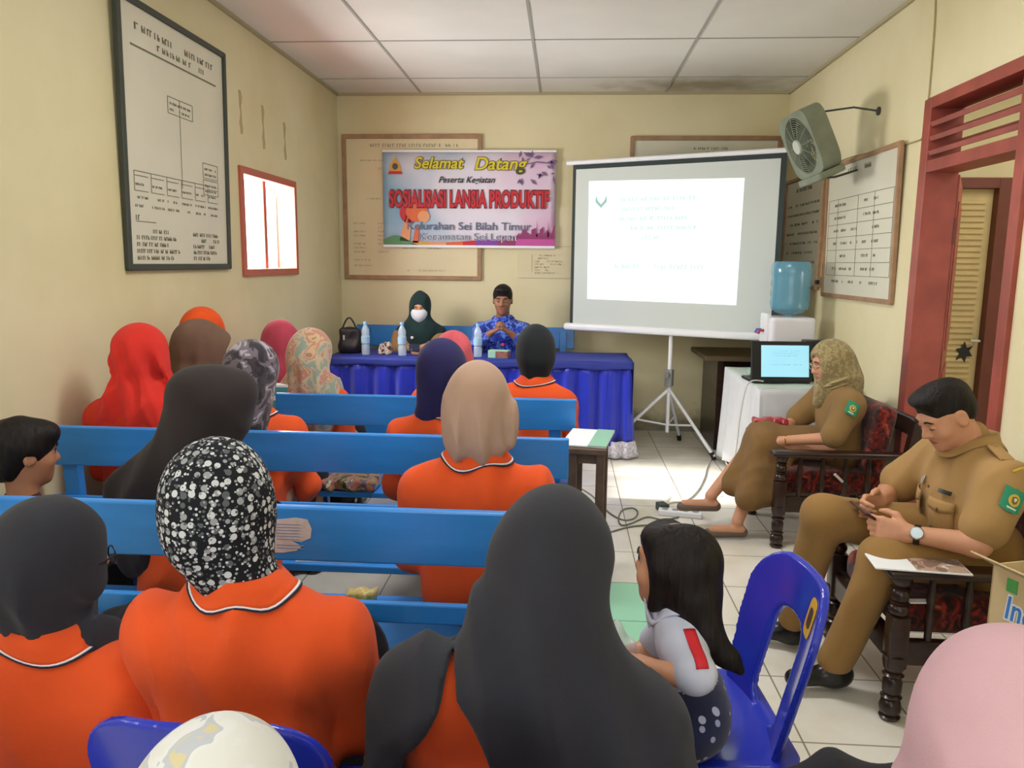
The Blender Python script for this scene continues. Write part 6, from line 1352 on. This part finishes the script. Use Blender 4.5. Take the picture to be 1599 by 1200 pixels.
# cardboard box with printed noodle carton lettering
def carton():
    X, Y = 1.285, 1.78; r = thing('cardboard_box', 'beige cardboard carton with blue lettering and open flap at the right edge', 'box', (X, Y, .435), radians(-72))
    m = mat('printed_kraft_card', 'c9b183', rough=.75, tint=.05)
    w, d, h, t = .20, .13, .325, .004
    mb = MB().box((-w, -d, 0), (w, -d + t, h)).box((-w, d - t, 0), (w, d, h)).box((-w, -d, 0), (-w + t, d, h)).box((w - t, -d, 0), (w, d, h)).box((-w, -d, 0), (w, d, t)); mb.build('carton_body', m, r)
    M = Matrix.Translation((0, -d, h)) @ Matrix.Rotation(radians(62), 4, 'X'); MB().box((-w, -.002, 0), (w, .002, .085), M=M).build('flap', m, r)
    M = Matrix.Translation((0, d, h)) @ Matrix.Rotation(radians(-70), 4, 'X'); MB().box((-w, -.002, 0), (w, .002, .12), M=M).build('flap', m, r)
    A = Matrix.Translation((-w + .105, -d - .001, h - .095)) @ Matrix.Rotation(radians(90), 4, 'X'); bl = mat('carton_blue', '3f7cc0', rough=.6)
    t1 = MB(); add_text(t1, 'Indo', .085, A, width=.122, shear=.12, offset=.005); t1.build('lettering_outline', M_paper, r)
    t1 = MB(); add_text(t1, 'Indo', .085, A @ Matrix.Translation((0, 0, .001)), width=.114, shear=.12, offset=.001); t1.build('lettering', bl, r)
    B = Matrix.Translation((0, -d - .001, 0)) @ Matrix.Rotation(radians(90), 4, 'X')
    MB().prism([(-w + .001, .09), (-w + .001, .155)] + [(-w + .04 * i, .165 + .012 * sin(i * .9)) for i in range(1, 10)] + [(w - .001, .155), (w - .001, .09)], 0, .0006, M=B).build('blue_wave_print', bl, r)
    MB().box((-w + .045, -d - .0015, h - .052), (-w + .075, -d, h - .018)).build('green_mark', mat('carton_green', '4fa050', rough=.6), r)
carton()
# papers on the near armrest
r = thing('magazine', 'thin printed magazine lying on the near armrest of the uniformed man\'s chair', 'magazine', (1.17, 2.47, .537), radians(-6))
MB().box((-.145, -.06, 0), (.145, .07, .006), .002).build('pages', M_paper, r); MB().box((-.02, -.055, .006), (.14, .065, .0075)).build('cover_picture', patch_material('magazine_print', ['7a5a44', 'b0907a', 'd8d4d0'], 20, rough=.4), r)
r = thing('paper_strip', 'folded white paper on the seat of the uniformed man\'s armchair, behind the near spindles', 'paper', (1.19, 2.475, .411), radians(4)); MB().box((-.04, -.015, 0), (.04, .015, .004)).build('sheet', M_paper, r)
# things on the benches
crumpled('snack_bag', 'heap of printed snack bags on the shelf behind the short bench', 'snack bag', (at(550, 755, Y=3.53).x, 3.53, .42), (.13, .08, .06), patch_material('mixed_snack_print', ['2c3a30', '8a7a4a', 'a86a5a', '5c5c66', 'b8b090'], 18, rough=.35), 21)
crumpled('snack_bag', 'yellow and white folded snack pack on the nearest bench seat', 'snack bag', (at(565, 920, Y=2.30).x, 2.30, .42), (.05, .03, .035), patch_material('yellow_wrap', ['b8a050', 'c9b878', 'd8d4cc'], 20, rough=.35), 22)
crumpled('snack_bag', 'clear white plastic bag slumped behind the nearest bench, left of the black headscarf', 'snack bag', (at(588, 1005, Y=1.85).x, 1.84, .42), (.035, .04, .055), mat('milky_wrap', 'c2b2b4', rough=.3, alpha=.8, bump=.8, bscale=30), 23)
crumpled('snack_bag', 'clear plastic bag with blue and red print between the two nearest women on the left', 'snack bag', (at(150, 1020, Y=1.82).x, 1.82, .42), (.06, .05, .03), patch_material('clear_blue_wrap', ['a9b0bc', '8fa4c0', 'c4c0c4', 'b9a0a4'], 16, rough=.3), 24)
r = thing('carton', 'beige card snack box standing behind the woman at the left edge', 'box', (at(150, 970, Y=1.88).x, 1.875, .42), 0); MB().box((-.09, -.022, 0), (.09, .022, .10), .004).build('box_body', M_kraft, r)
r = thing('marker_pen', 'red marker pen lying in front of the beige snack box', 'pen', (at(162, 995, Y=1.83).x, 1.80, .488), radians(8)); MB().tube([(-.05, 0, 0), (.05, 0, 0)], .009).build('barrel', mat('red_marker', 'c0303a', rough=.35), r, smooth=True)
for i, (px, py, Y, dx) in enumerate(((520, 885, 2.66, .12), (575, 885, 2.67, .06))):
    p = at(px, py, Y=Y); r = thing('paper_sheets', ('white handout sheets spread on the shelf behind the second bench' if i == 0 else 'smaller white handout on the second bench shelf, beside the orange sleeve'), 'paper', (p.x, Y, .4205 + i * .006), radians(3 - 6 * i)); MB().box((-dx, -.06, 0), (dx, .06, .004)).build('sheets', M_paper, r)
r = thing('tea_carton', 'white and teal carton standing by the left end of the short bench', 'box', (at(437, 625, Y=3.85).x, 3.88, .42), 0)
MB().box((-.045, -.03, 0), (.045, .03, .44), .004).build('carton_body', mat('teal_white_card', '4c9a98', rough=.5), r); MB().box((-.046, -.031, .36), (.046, .031, .385)).box((-.046, -.031, .43), (.046, .031, .442)).build('white_bands', M_paper, r)
# bags on a low stool at the bottom edge
st = thing('plastic_stool', 'low blue plastic stool under the two dark bags at the bottom edge', 'stool', (.47, 1.25, 0), 0)
MB().box((-.22, -.13, .36), (.22, .13, .385), .012).build('stool_seat', M_pchair, st)
for x in (-.18, .18):
    for y in (-.09, .09): MB().tube([(x, y, .36), (x * 1.1, y * 1.1, 0)], .018).build('leg', M_pchair, st, smooth=True)
crumpled('handbag', 'dark maroon shoulder bag at the bottom edge below the blue chair', 'handbag', (at(1210, 1195, Y=1.27).x, 1.27, .385), (.07, .06, .09), mat('maroon_leather', '2e1a1c', rough=.4), 31)
crumpled('handbag', 'dark slate grey bag at the bottom edge beside the maroon one', 'handbag', (at(1290, 1190, Y=1.25).x, 1.25, .385), (.08, .05, .095), mat('slate_leather', '343c40', rough=.4), 32)
